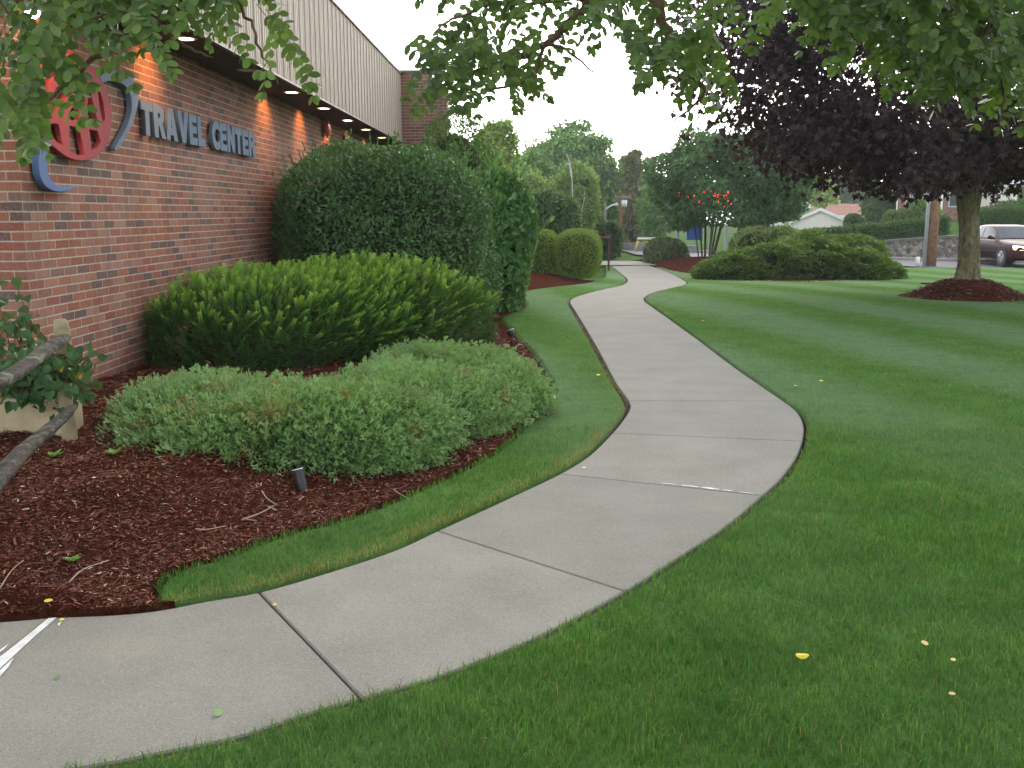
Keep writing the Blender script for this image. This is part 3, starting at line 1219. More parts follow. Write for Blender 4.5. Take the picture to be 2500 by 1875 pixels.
# ------------------------------------------------------------------ the sign on the wall
M_BLUE = plain("blue_grey_sign_paint", (.13, .175, .24), .7, .1, 0, .06, 5)
M_BLUE2 = plain("blue_sign_paint", (.10, .16, .31), .7, .1, 0, .06, 5)
M_SRED = plain("red_sign_paint", (.30, .048, .056), .7, .12, 0, .06, 4)


def cut_out(name, loops, x0, x1, mat, parent):
    """closed (y, z) loops filled even-odd on the wall plane, as thick as x1 - x0"""
    cd = bpy.data.curves.new(name, 'CURVE')
    cd.dimensions = '2D'
    cd.fill_mode = 'BOTH'
    cd.extrude = (x1 - x0) / 2
    cd.bevel_depth = .003
    for lp in loops:
        sp = cd.splines.new('POLY')
        sp.points.add(len(lp) - 1)
        for p, (a, b) in zip(sp.points, lp):
            p.co = (a, b, 0, 1)
        sp.use_cyclic_u = True
    tmp = bpy.data.objects.new(name + "_tmp", cd)
    SC.collection.objects.link(tmp)
    dg = bpy.context.evaluated_depsgraph_get()
    me = bpy.data.meshes.new_from_object(tmp.evaluated_get(dg))
    bpy.data.objects.remove(tmp)
    bpy.data.curves.remove(cd)
    xm = (x0 + x1) / 2
    me.transform(Matrix(((0, 0, 1, xm), (1, 0, 0, 0), (0, 1, 0, 0), (0, 0, 0, 1))))
    me.name = name
    me.materials.clear()
    me.materials.append(mat)
    o = bpy.data.objects.new(name, me)
    SC.collection.objects.link(o)
    o.parent = parent
    o.matrix_parent_inverse = PINV(parent)
    return o


SX = -3.43


def wl(pts, closed=True, smooth=True):
    q = [tuple(W(.2411 * a, 100 + .2411 * b, SX))[1:] for a, b in pts]
    if smooth:
        q = [tuple(p) for p in crom(q + [q[0]], 6)[:-1]]
    return q


emb = thing("wall_emblem", "red oval emblem with letter cut-outs and two blue crescents on brick wall", "sign", (WALL_X, W(180, 260, SX).y, W(180, 260, SX).z))
outer = wl([(945, 280), (1005, 345), (1070, 490), (1118, 650), (1126, 800), (1108, 970), (1035, 1105), (930, 1188), (820, 1205), (700, 1180), (580, 1100),
            (480, 1000), (395, 880), (330, 720), (298, 560), (300, 390), (345, 230), (430, 130), (540, 80), (660, 85), (780, 130), (870, 195)])
holes = [
    [(980, 460), (1015, 520), (1045, 620), (1066, 790), (1040, 830), (1010, 700)],
    [(905, 470), (935, 600), (985, 800), (1000, 868), (890, 835), (880, 650)],
    [(900, 890), (985, 908), (1020, 1020), (985, 1080), (925, 1120), (912, 1000)],
    [(700, 855), (800, 872), (858, 1155), (790, 1160), (705, 1125), (697, 980)],
    [(745, 650), (800, 715), (795, 815), (705, 800), (690, 745), (715, 690)],
    [(545, 830), (590, 842), (640, 1060), (570, 1025), (500, 930), (505, 840)],
    [(850, 330), (885, 360), (862, 520), (860, 720), (800, 600), (700, 510), (720, 420)],
    [(560, 470), (650, 420), (690, 530), (620, 640), (560, 720), (520, 610)],
    [(400, 300), (500, 220), (640, 200), (760, 250), (640, 330), (520, 390), (470, 560), (420, 760), (370, 620), (360, 440)],
]
cut_out("oval_plate", [outer] + [wl(h, smooth=False) for h in holes], SX - .035, SX, M_SRED, emb)
u1 = [(770, 575), (860, 548), (950, 566), (1035, 625), (1064, 720), (1052, 830), (1010, 965), (955, 1070), (903, 1152), (884, 1143), (935, 1050),
      (985, 950), (1012, 840), (1003, 735), (960, 660), (900, 628), (830, 622), (785, 632)]
u1 = [(a * .3165 / .2411, (b * .3165 - 100) / .2411) for a, b in u1]
cut_out("upper_crescent", [wl(u1)], SX - .042, SX + .004, M_BLUE, emb)
u2 = [(470, 960), (435, 1000), (400, 1110), (386, 1240), (400, 1360), (440, 1445), (500, 1500), (585, 1522), (680, 1512), (758, 1488), (752, 1476), (660, 1486),
      (575, 1470), (508, 1410), (474, 1320), (466, 1220), (480, 1110), (505, 1020)]
cut_out("lower_crescent", [wl(u2)], SX - .042, SX + .004, M_BLUE2, emb)

# raised letters
LT = {
    'T': (1.0, [[(0, 1), (1, 1), (1, .74), (.68, .74), (.68, 0), (.32, 0), (.32, .74), (0, .74)]]),
    'R': (1.0, [[(0, 0), (0, 1), (.55, 1), (.78, .96), (.92, .86), (.95, .70), (.90, .54), (.76, .45), (1.02, 0), (.66, 0), (.46, .38), (.35, .38), (.35, 0)],
                [(.35, .76), (.35, .58), (.50, .58), (.58, .62), (.60, .67), (.58, .73), (.50, .76)]]),
    'A': (1.12, [[(0, 0), (.34, 1), (.76, 1), (1.12, 0), (.76, 0), (.71, .17), (.40, .17), (.35, 0)], [(.47, .38), (.64, .38), (.555, .70)]]),
    'V': (1.10, [[(0, 1), (.36, 1), (.55, .38), (.75, 1), (1.10, 1), (.73, 0), (.37, 0)]]),
    'E': (.86, [[(0, 0), (0, 1), (.84, 1), (.84, .76), (.34, .76), (.34, .62), (.78, .62), (.78, .40), (.34, .40), (.34, .24), (.86, .24), (.86, 0)]]),
    'L': (.82, [[(0, 0), (0, 1), (.35, 1), (.35, .26), (.82, .26), (.82, 0)]]),
    'N': (1.02, [[(0, 0), (0, 1), (.34, 1), (.69, .48), (.69, 1), (1.02, 1), (1.02, 0), (.70, 0), (.33, .54), (.33, 0)]]),
    'C': (.98, [[(.98, .93), (.82, .99), (.62, 1.02), (.40, .99), (.20, .90), (.06, .73), (0, .50), (.06, .27), (.20, .10), (.40, .01), (.62, -.02), (.82, .01), (.98, .07),
                 (.98, .36), (.84, .27), (.68, .25), (.52, .28), (.40, .37), (.36, .50), (.40, .63), (.52, .72), (.68, .75), (.84, .73), (.98, .64)]]),
}
zt, zb = 2.522, 2.228
let = thing("wall_lettering", "raised blue-grey letters reading TRAVEL CENTER on the brick wall", "sign", (WALL_X, 10.4, zb))
for word, ya, yb in (("TRAVEL", W(346, 300, SX).y, W(499, 300, SX).y), ("CENTER", W(516, 300, SX).y, W(620, 300, SX).y)):
    gap = .10
    tot = sum(LT[ch][0] for ch in word) + gap * (len(word) - 1)
    sc, y = (yb - ya) / tot, ya
    for ch in word:
        w, lps = LT[ch]
        cut_out("letter", [[(y + a * sc, zb + b * (zt - zb)) for a, b in lp] for lp in lps], SX - .03, SX, M_BLUE, let)
        y += (w + gap) * sc

# ------------------------------------------------------------------ shrubs by the wall
M_BARK = plain("grey_brown_bark", (.10, .075, .055), .9, .15, 0, .45, 14, .8)
M_BARKL = NT("mottled_bark")
t = M_BARKL
o = t.obj()
mp = t.n("Mapping")
t.set(mp.inputs[0], o)
mp.inputs["Scale"].default_value = (1, 1, .35)
c = t.ramp(t.noise(mp.outputs[0], 16, 5, .7), [(.32, (.055, .045, .030)), (.5, (.19, .16, .095)), (.66, (.33, .30, .21))])
c = t.mix(t.maprange(t.noise(o, 2.6, 3), .52, .66, 0, .6), c, (.20, .17, .07))
c = t.mix(t.maprange(t.noise(o, 5, 3), .62, .7, 0, .6), c, (.34, .32, .25))
t.bump(t.noise(mp.outputs[0], 30, 5, .75), 1.0, .05)
M_BARKL = t.base(c, .9, .15)


def shoot_template(m, kind_):
    """a leafy shoot of length 1 along y: needle quads plus tip weight"""
    V, Fq, A = [], [], []
    r = np.random.default_rng(5)

    def needle(p, d, l, w, up, tipw):
        d = d / np.linalg.norm(d)
        s = np.cross(d, up)
        s = s / max(np.linalg.norm(s), 1e-6)
        i = len(V)
        for q in (p, p + d * l * .5 + s * w, p + d * l, p + d * l * .5 - s * w):
            V.append(q)
            A.append(tipw)
        Fq.append((i, i + 1, i + 2, i + 3))
    if kind_ == 'yew':
        for k in range(m):
            u = .12 + .88 * k / (m - 1)
            p = np.array((0, u, -.10 * (u - .4) ** 2))
            for sgn in (-1, 1):
                a = .95 - .35 * u
                d = np.array((sgn * math.sin(a), math.cos(a), .30 + .2 * r.random()))
                needle(p, d, (.25 - .08 * u) * r.uniform(.85, 1.15), .032, np.array((0, 0, 1.0)), float(np.clip((u - .45) / .5, 0, 1)) ** 1.3)
        needle(np.array((0, .96, -.03)), np.array((0, 1, .2)), .16, .034, np.array((0, 0, 1.0)), 1.0)
    elif kind_ == 'juniper':
        for k in range(m):
            u = .05 + .92 * k / (m - 1)
            p = np.array((.05 * math.sin(u * 5), u, .12 * u * u))
            sgn = 1 if k % 2 else -1
            a = .75 - .3 * u + r.normal(0, .12)
            L = (.42 - .28 * u) * r.uniform(.8, 1.2)
            d = np.array((sgn * math.sin(a), math.cos(a), r.normal(.25, .3)))
            needle(p, d, L, .026, np.array((r.normal(0, .5), 0, 1.0)), .3 + .7 * u)
            q = p + d / np.linalg.norm(d) * L * .45
            for s2 in (-1, 1):
                a2 = a * sgn + s2 * .65
                needle(q, np.array((math.sin(a2), math.cos(a2), r.normal(.3, .3))), L * .55, .023, np.array((r.normal(0, .5), 0, 1.0)), .4 + .6 * u)
        needle(np.array((0, .9, .1)), np.array((0, 1, .2)), .16, .022, np.array((0, 0, 1.0)), 1.0)
    return np.array(V), [np.array(Fq)], np.array(A)


YEW = shoot_template(10, 'yew')
JUN = shoot_template(8, 'juniper')


def shoots(Lv, S, pos, d, nh, size, m=0, tips=None):
    V, f, A = S
    t_ = np.tile(A, len(pos)) if tips is None else np.repeat(tips, len(A)) * np.tile(A, len(pos))
    Lv.add(scatter((V, f), pos, d, nh, size), m, t_)


UP = np.array([0, 0, 1.0])
M_INNER = plain("shrub_inner", (.026, .034, .014), .95, .05, 0, .5, 14, .5)  # dark green-brown colour of the closed shrub cores

# --- clipped yew with fresh yellow-green tips
M_YEW = leafmat("yew_needles", [(.010, .036, .007), (.020, .068, .011), (.032, .10, .016)], .5, .2, .2, 2.5, tip=(.25, .43, .055), gain=1.35)
yc, yax, yrot = np.array([-2.0, 9.68, .10]), (1.68, 1.0, .86), math.radians(46)
Lv = Leaves()
wob = Wob(2.6)
p, nr, _ = blob_points(11500, yc, yax, 3.0, .06, 2.6, .06, yrot, -.12, wob)
d = unit(nr * .85 + np.array([.10, -.05, .28]) + rng.normal(0, .50, p.shape))
hgt = np.clip((p[:, 2] - .62) / .45, 0, 1)
tipw = np.clip(hgt * 1.15 * rng.uniform(.55, 1.1, len(p)) + (rng.random(len(p)) < .05) * .5, 0, 1)
shoots(Lv, YEW, p - d * .05, d, rand_dirs(len(p)) * .5 + UP, rng.uniform(.09, .155, len(p)) * (1 + .2 * hgt), 0, tipw)
# long feathery leaders at the top and on the right-hand end
d0 = rand_dirs(900)
d0[:, 2] = np.abs(d0[:, 2])
p, nr, _ = blob_points(1500, yc, yax, 3.0, .06, 2.6, .02, yrot, .25, wob)
d = unit(nr * .7 + np.array([.34, .05, .45]) + rng.normal(0, .30, p.shape))
shoots(Lv, YEW, p - d * .04, d, rand_dirs(len(p)) * .5 + UP, rng.uniform(.14, .25, len(p)), 0, rng.uniform(.4, 1.0, len(p)))
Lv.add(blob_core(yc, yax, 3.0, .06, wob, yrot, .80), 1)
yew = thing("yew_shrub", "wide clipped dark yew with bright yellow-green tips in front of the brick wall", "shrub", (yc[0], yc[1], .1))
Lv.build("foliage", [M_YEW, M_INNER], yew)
V, f = tubes([(np.array([[yc[0] + a * .2, yc[1] + a * .2, .05], [yc[0] + a * .5, yc[1] + a * .45, .4], [yc[0] + a, yc[1] + a * .9, .75]]), (.04, .03, .02)) for a in (-.9, -.4, 0.1, .5, .95)])
add_mesh("stem", V, [(x, 0) for x in f], M_BARK, yew)

# --- low spreading junipers: three overlapping plants
M_JUN = leafmat("juniper_sprays", [(.050, .095, .030), (.092, .165, .050), (.15, .245, .078)], .6, .25, .2, 1.8,
                tip=(.24, .40, .16), dry=((.26, .10, .04), .585, .66, 2.9))
M_TWIG = plain("reddish_twig", (.13, .06, .03), .9, .1, 0, .3, 20)


def juniper(name, label, lobes, mats, n_sp, size, group, tipk=.9, flat=.6, S=JUN, bias=(0, 0, 0)):
    root = thing(name, label, "shrub", (lobes[0][0], lobes[0][1], .1), group)
    Lv = Leaves()
    for (x, y, z, ax, ay, az, rot, share) in lobes:
        wob = Wob(4.5)
        n = int(n_sp * share)
        p, nr, _ = blob_points(n, (x, y, z), (ax, ay, az), 2.3, .23, 4.5, .10, rot, -.10, wob)
        out = p - np.array([x, y, z])
        out[:, 2] *= .3
        d = unit(unit(out) * flat * 1.35 + nr * .22 + np.array([0, 0, .16]) + np.asarray(bias) + rng.normal(0, .30, p.shape))
        shoots(Lv, S, p - d * .05, d, nr + rng.normal(0, .35, p.shape), rng.uniform(.6, 1.25, len(p)) * size, 0, rng.uniform(.2, 1, len(p)) * tipk)
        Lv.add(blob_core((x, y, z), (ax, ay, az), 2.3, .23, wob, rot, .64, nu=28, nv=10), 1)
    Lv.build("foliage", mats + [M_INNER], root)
    x, y = lobes[0][:2]
    V, f = tubes([(np.array([[x, y, .1], [x + .22 * math.cos(a), y + .2 * math.sin(a), .16], [x + .42 * math.cos(a), y + .35 * math.sin(a), .20]]), (.025, .018, .01)) for a in np.arange(0, 6.2, .9)])
    add_mesh("stem", V, [(q, 0) for q in f], M_TWIG, root)
    return root


g_j = "low junipers at the front of the mulch bed"
juniper("spreading_juniper", "low blue-green juniper nearest the path joint, widest of the group, behind black spotlight",
        [(-1.62, 6.20, .10, .92, .76, .26, .35, .62), (-2.20, 6.50, .12, .60, .48, .20, .2, .22), (-1.22, 5.88, .06, .52, .40, .19, .4, .2)], [M_JUN], 9500, .19, g_j)
juniper("spreading_juniper", "low blue-green juniper in the middle of the group with brown patches",
        [(-.95, 7.12, .09, .78, .62, .23, .6, .6), (-.74, 6.80, .05, .44, .38, .20, .5, .25)], [M_JUN], 6800, .18, g_j)
juniper("spreading_juniper", "low green juniper at the lawn edge beside white stones, farthest of the group",
        [(-.50, 8.30, .09, .58, .72, .20, .3, .6), (-.30, 7.70, .05, .36, .5, .20, .2, .3), (-.85, 8.6, .1, .5, .5, .23, .2, .25)], [M_JUN], 5600, .18, g_j)


# --- broadleaf shrubs
def leafy_shrub(name, label, cat, c, ax, p, rough, ws, n, size, T, mats, rot=0, up=.5, core=.80, inner=.07, zmin=-.9, group=None, extra=0, rnd=.55, stems=True):
    root = thing(name, label, cat, (c[0], c[1], float(terrain(c[0], c[1]))), group)
    Lv = Leaves()
    wob = Wob(ws)
    P_, nr, _ = blob_points(n, c, ax, p, rough, ws, inner, rot, zmin, wob)
    P_[:, 2] = np.maximum(P_[:, 2], terrain(P_[:, 0], P_[:, 1]) + .05)
    a = unit(nr * .55 + np.array([0, 0, up * .5]) + rng.normal(0, rnd, P_.shape))
    nh = nr * .9 + np.array([0, 0, up]) + rng.normal(0, .55, P_.shape)
    s = rng.uniform(.7, 1.25, len(P_)) * size
    Lv.add(scatter(T, P_ - a * s[:, None] * .5, a, nh, s), 0, rng.random(len(P_) * len(T[0])) * 0)
    if extra:       # loose shoots standing proud of the outline
        P2, n2, _ = blob_points(extra, c, ax, p, rough, ws, .01, rot, .1, wob)
        for k in range(7):
            a = unit(n2 * .5 + np.array([0, 0, .8]) + rng.normal(0, .4, P2.shape))
            s = rng.uniform(.7, 1.1, len(P2)) * size
            Lv.add(scatter(T, P2 + unit(n2 + UP) * size * (.42 * k), a, n2 + rng.normal(0, .6, P2.shape), s))
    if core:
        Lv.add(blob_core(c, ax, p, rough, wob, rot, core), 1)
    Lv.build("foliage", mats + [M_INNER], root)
    if stems:
        gz = float(terrain(c[0], c[1]))
        pt = []
        for k in range(7):
            an = k * .9
            pt.append((np.array([[c[0] + .08 * math.cos(an), c[1] + .08 * math.sin(an), gz - .05], [c[0] + ax[0] * .35 * math.cos(an), c[1] + ax[1] * .35 * math.sin(an), gz + (c[2] - gz) * .7],
                                 [c[0] + ax[0] * .6 * math.cos(an), c[1] + ax[1] * .6 * math.sin(an), c[2] + .2]]), (.035, .025, .012)))
        V, f = tubes(pt)
        add_mesh("stem", V, [(q, 0) for q in f], M_BARK, root)
    return root


M_HEDGE = leafmat("dark_hedge_leaves", [(.012, .034, .010), (.026, .066, .019), (.046, .102, .032)], .46, .15, .3, 1.6, gain=2.2)
leafy_shrub("rounded_hedge", "big rounded dark green hedge pressed against brick wall behind the yew", "hedge", (-1.98, 13.75, 1.0), (1.50, 1.75, 1.40), 2.7, .12, 2.8, 52000, .062, T_QUAD, [M_HEDGE], extra=160)
M_RHODO = leafmat("rhododendron_leaves", [(.020, .058, .014), (.038, .100, .024), (.072, .165, .040)], .42, .2, .3, 1.6, gain=1.7)
leafy_shrub("rhododendron", "tall light green broad-leaved shrub to the right of the dark hedge", "shrub", (-.90, 15.9, 1.0), (.94, 1.05, 1.28), 2.3, .10, 2.6, 13000, .12, T_OVAL, [M_RHODO], extra=25)
M_ARB = leafmat("arborvitae_sprays", [(.022, .050, .010), (.040, .082, .016), (.058, .105, .024)], .6, .1, .15, 2.5, gain=2.4)
leafy_shrub("conical_arborvitae", "rounded conical evergreen standing in front of the brick wing wall", "shrub", (-1.58, 20.3, 1.1), (.98, .95, 2.42), 2.15, .03, 3, 16000, .075, T_QUAD, [M_ARB], up=1.2)
M_BOX = leafmat("boxwood_leaves", [(.040, .072, .010), (.075, .122, .016), (.13, .185, .024)], .55, .2, .2, 2.4, gain=2.6)
g_b = "clipped boxwoods beside the path"
bx = G(1411, 688)
bxy = bx.y + .5
leafy_shrub("boxwood", "rounded clipped boxwood beside the path, right-hand and larger of two", "shrub", (P(1411, 630, bxy).x, bxy, .44), (.63, .62, .66), 2.7, .04, 3, 17000, .036, T_QUAD, [M_BOX], group=g_b)
leafy_shrub("boxwood", "yellow-green clipped boxwood half hidden between rhododendron and larger boxwood", "shrub", (P(1322, 630, bxy + .4).x, bxy + .4, .44), (.50, .5, .66), 2.7, .07, 3.5, 13000, .042, T_QUAD, [M_BOX], group=g_b)

# ------------------------------------------------------------------ right-hand bed
jz = G(1958, 687)
jy = jz.y
M_JUN2 = leafmat("golden_juniper_sprays", [(.020, .058, .009), (.042, .105, .013), (.085, .165, .020)], .6, .2, .15, .9, tip=(.17, .25, .035), gain=1.5)


def jx(px, y, py=570):
    return P(px, py, y).x


y1 = jy + 1.5
zt_ = float(terrain(5, y1))
lob = []
for (px, py_top, dy, rx_, ry_) in ((1800, 610, 0, .75, .8), (1900, 590, .2, .95, .9), (2005, 575, .5, 1.0, 1.0), (2105, 600, .3, .75, .9), (1850, 605, 1.0, 1.1, .9), (1965, 567, 1.4, 1.2, 1.0), (2080, 575, 1.5, .95, 1.0), (1760, 635, .1, .5, .6), (2150, 630, .9, .42, .7)):
    yy = y1 + dy
    ztop = P(px, py_top, yy).z
    zb_ = float(terrain(jx(px, yy), yy)) + .05
    lob.append((jx(px, yy), yy, zb_ + .05, rx_, ry_, max(.25, ztop - zb_ - .08), .2, .13))
gj = thing("spreading_juniper", "wide mounded golden-green juniper on the far lawn left of the purple tree", "shrub", (lob[4][0], lob[4][1], float(terrain(lob[4][0], lob[4][1]))))
Lv = Leaves()
for (x, y, z, ax, ay, az, rot, share) in lob:
    wob = Wob(2.0)
    pc, pn, _ = blob_points(115, (x, y, z), (ax, ay, az), 2.3, .12, 2.0, .05, rot, -.25, wob)     # tiers: flat pads of sprays
    for c_, n_ in zip(pc, pn):
        m = 62
        R_ = rng.uniform(.16, .30)
        a = rng.uniform(0, 6.283, m)
        r_ = np.sqrt(rng.random(m)) * R_
        q = c_ + np.stack([np.cos(a) * r_, np.sin(a) * r_, rng.normal(0, .025, m) - .25 * r_ ** 2 / R_], 1)
        out = np.array([n_[0], n_[1], 0.0])
        d = unit(np.stack([np.cos(a), np.sin(a), np.full(m, .15)], 1) * .8 + out * .9 + rng.normal(0, .25, (m, 3)))
        Lv.add(scatter(T_QUAD, q, d, UP + rng.normal(0, .5, (m, 3)), rng.uniform(.07, .14, m)), 0, np.repeat(rng.uniform(0, .8, m), 4))
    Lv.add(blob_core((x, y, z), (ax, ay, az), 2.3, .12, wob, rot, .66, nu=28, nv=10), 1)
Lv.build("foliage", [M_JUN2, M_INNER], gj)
# shaggy shrub by the path end, on the left of the multi-stem shrub
M_SHAG = leafmat("fine_grey_green_leaves", [(.035, .055, .020), (.070, .095, .035), (.11, .135, .06)], .6, .2, .25, 1.5)
sg = G(1628, 645)
leafy_shrub("fine_leaved_shrub", "low shaggy grey-green shrub at the far end of the path", "shrub", (P(1626, 615, sg.y + .8).x, sg.y + .8, float(terrain(4, sg.y)) + .30), (.86, .8, .62), 2.2, .12, 4, 5000, .12, T_QUAD, [M_SHAG], up=.9, rnd=.8)
M_BUSH = leafmat("olive_leaves", [(.05, .075, .018), (.085, .125, .030), (.13, .165, .05)], .6, .2, .25, 1.5)
leafy_shrub("olive_green_shrub", "pale olive shrub behind the golden juniper under the multi-stem shrub", "shrub", (jx(1880, y1 + 4.5), y1 + 4.5, .25), (1.25, .9, .95), 2.3, .14, 3, 6000, .11, T_QUAD, [M_BUSH], up=.8, rnd=.8)

# multi-stem lilac-like shrub
M_LILAC = leafmat("lilac_leaves", [(.012, .040, .012), (.026, .072, .020), (.055, .125, .038)], .42, .22, .4, 1.1, gain=1.8)
lb = G(1728, 640)
LX0, LY0 = jx(1728, lb.y + .5), lb.y + .5
LZ0 = bed_z(LX0, LY0)
lil = thing("multi_stem_shrub", "tall round dark green shrub on many bare stems in the mulch mound", "shrub", (LX0, LY0, LZ0))
lc = np.array([jx(1776, LY0), LY0, P(1776, 458, LY0).z])
ltop = P(1776, 334, LY0).z
lrx = (jx(1985, LY0) - jx(1558, LY0)) / 2 * .90
Lv = Leaves()
wob = Wob(2.3)
for k, (n_, inn) in enumerate(((26000, .09), (16000, .28))):
    p, nr, _ = blob_points(n_, lc, (lrx, lrx * .9, ltop - lc[2]), 2.2, .20, 1.7, inn, 0, -.75, wob)
    low = lc[2] - (lc[2] - LZ0) * .62
    keep = p[:, 2] > low + .5 * np.clip((p[:, 0] - lc[0]) * .35 + .1, -.4, .9)
    # an opening under the middle where stems and daylight show
    u_, v_ = 1297 + 2400 * p[:, 0] / p[:, 1], 519 + 2400 * (H - p[:, 2]) / p[:, 1]
    hole = (((u_ - 1742) / 46) ** 2 + ((v_ - 531) / 22) ** 2 < 1) & (rng.random(len(p)) < .60)
    hole |= (np.abs(u_ - 1712) < 76) & (np.abs(v_ - 487) < 21) & (rng.random(len(p)) < .50 + .38 * np.sin(u_ * .13) * np.sin(v_ * .2 + u_ * .05))
    hole |= (np.abs(u_ - 1735) < 60) & (v_ > 548)
    p, nr = p[keep & ~hole], nr[keep & ~hole]
    a = unit(nr * .4 + np.array([0, 0, -.25]) + rng.normal(0, .6, p.shape))
    s = rng.uniform(.7, 1.25, len(p)) * .135
    Lv.add(scatter(T_OVAL, p, a, nr * .8 + np.array([0, 0, .3]) + rng.normal(0, .7, p.shape), s))
# loose twiggy outline at the top
p, nr, _ = blob_points(150, lc, (lrx, lrx * .9, ltop - lc[2]), 2.3, .13, 1.7, .02, 0, .2, wob)
for k in range(8):
    a = unit(nr * .4 + UP * .2 + rng.normal(0, .6, p.shape))
    Lv.add(scatter(T_OVAL, p + unit(nr * .6 + UP) * (.07 * k), a, nr + rng.normal(0, .5, p.shape), rng.uniform(.08, .12, len(p))))
Lv.build("foliage", [M_LILAC], lil)
pt = []
for k in range(11):
    f = k / 10 - .5
    bx_ = LX0 + f * .55 + rng.normal(0, .03)
    by_ = LY0 + rng.normal(0, .15)
    tx = LX0 + .15 + f * 2.6 + rng.normal(0, .1)
    tz_ = lc[2] + rng.uniform(-.1, .8)
    m = np.array([bx_ + (tx - bx_) * .35, by_ + rng.normal(0, .15), LZ0 + (tz_ - LZ0) * .5])
    pts = crom([(bx_, by_, LZ0 - .05), m, (tx, by_ + rng.normal(0, .5), tz_)], 5)
    pt.append((pts, np.linspace(.036, .014, len(pts)) * rng.uniform(.7, 1.2)))
    e = pts[6]
    pt.append((np.array([e, e + np.array([rng.normal(0, .4), rng.normal(0, .3), .55])]), (.02, .01)))
for q, r in pt:
    V, f = tubes([(q, r)], 7)
    add_mesh("stem", V, [(x, 0) for x in f], M_BARK, lil, smooth=True)

# ------------------------------------------------------------------ purple maple
M_PURP = leafmat("purple_maple_leaves", [(.012, .009, .008), (.023, .013, .012), (.040, .019, .020), (.046, .042, .043)],   .5, .10, .22, .8, tcol=(.16, .03, .03), gain=1.0)
M_PTRUNK = M_BARKL
tx, ty = TREE.x, TREE.y
mz = float(terrain(tx, ty)) + .30
mt_ = thing("purple_maple", "big purple-leaved maple on a thick mottled trunk in a round mulch mound", "tree", (tx, ty, mz))
ztk = P(2367, 478, ty).z
pts = [(tx, ty, mz - .12), (tx, ty, mz + .05), (tx, ty, mz + .35), (tx - .03, ty, mz + .9), (tx - .07, ty, ztk - .35), (tx - .09, ty, ztk), (tx - .12, ty, ztk + .5)]
rad = [.31, .245, .200, .178, .182, .215, .25]
V, f = tubes([(crom(pts, 6), np.interp(np.linspace(0, 6, 37), range(7), rad))], 20)
wv = np.sin(np.arctan2(V[:, 1] - ty, V[:, 0] - tx) * 5 + V[:, 2] * 1.5) * .008
V[:, 0] += wv
add_mesh("trunk", V, [(x, 0) for x in f], M_PTRUNK, mt_, smooth=True)
mcc = np.array([tx - .25, ty - .1, 5.2])
max_ = np.array([5.0, 4.9, 3.75])
# boughs and clumps
limbs, cl = [], []
for k in range(16):
    a = k * 2.399 + .4
    el = rng.uniform(.05, .9)
    L = rng.uniform(2.6, 4.6)
    e = np.array([tx + L * math.cos(a) * math.cos(el), ty + L * math.sin(a) * math.cos(el), ztk + .5 + L * math.sin(el) * 1.1])
    s0 = np.array([tx, ty, ztk + .1 + .06 * k])
    md = s0 * .55 + e * .45 + np.array([0, 0, .35])
    limbs.append((crom([s0, md, e], 6), np.linspace(.12, .03, 13)))
for q, r in limbs:
    V, f = tubes([(q, r)], 8)
    add_mesh("limb", V, [(x, 0) for x in f], M_BARK, mt_, smooth=True)
Lv = Leaves()
nc = 760
d = rand_dirs(nc)
rr = rng.uniform(.45, 1.0, nc) ** .5
cc = mcc + d * max_ * rr[:, None] * (1 + .10 * Wob(.8)(d * max_)[:, None])
# flat skirt: the crown's underside
zlow = 2.02 + .35 * np.clip((np.hypot(cc[:, 0] - tx, cc[:, 1] - ty) - 3.2) / 2.2, -.3, 1) + rng.uniform(0, .25, nc)
cc[:, 2] = np.where(cc[:, 2] < zlow, zlow + np.abs(rng.normal(0, .3, nc)), cc[:, 2])
clear = (np.hypot(cc[:, 0] - tx, cc[:, 1] - (ty - .2)) < 1.0) & (cc[:, 2] < 2.3)
cc = cc[~clear]
per = 95
k = np.repeat(np.arange(len(cc)), per)
p = cc[k] + rng.normal(0, 1, (len(k), 3)) * np.array([.42, .42, .24])
p = p[p[:, 2] > 1.80 + rng.uniform(-.12, .15, len(p))]
out = unit(p - mcc)
a = unit(out * .5 + np.array([0, 0, -.55]) + rng.normal(0, .5, p.shape))
nh = out * .6 + np.array([0, 0, .3]) + rng.normal(0, .7, p.shape)
Lv.add(scatter(T_MAPLE, p, a, nh, rng.uniform(.08, .145, len(p))))
Lv.build("crown", [M_PURP], mt_)

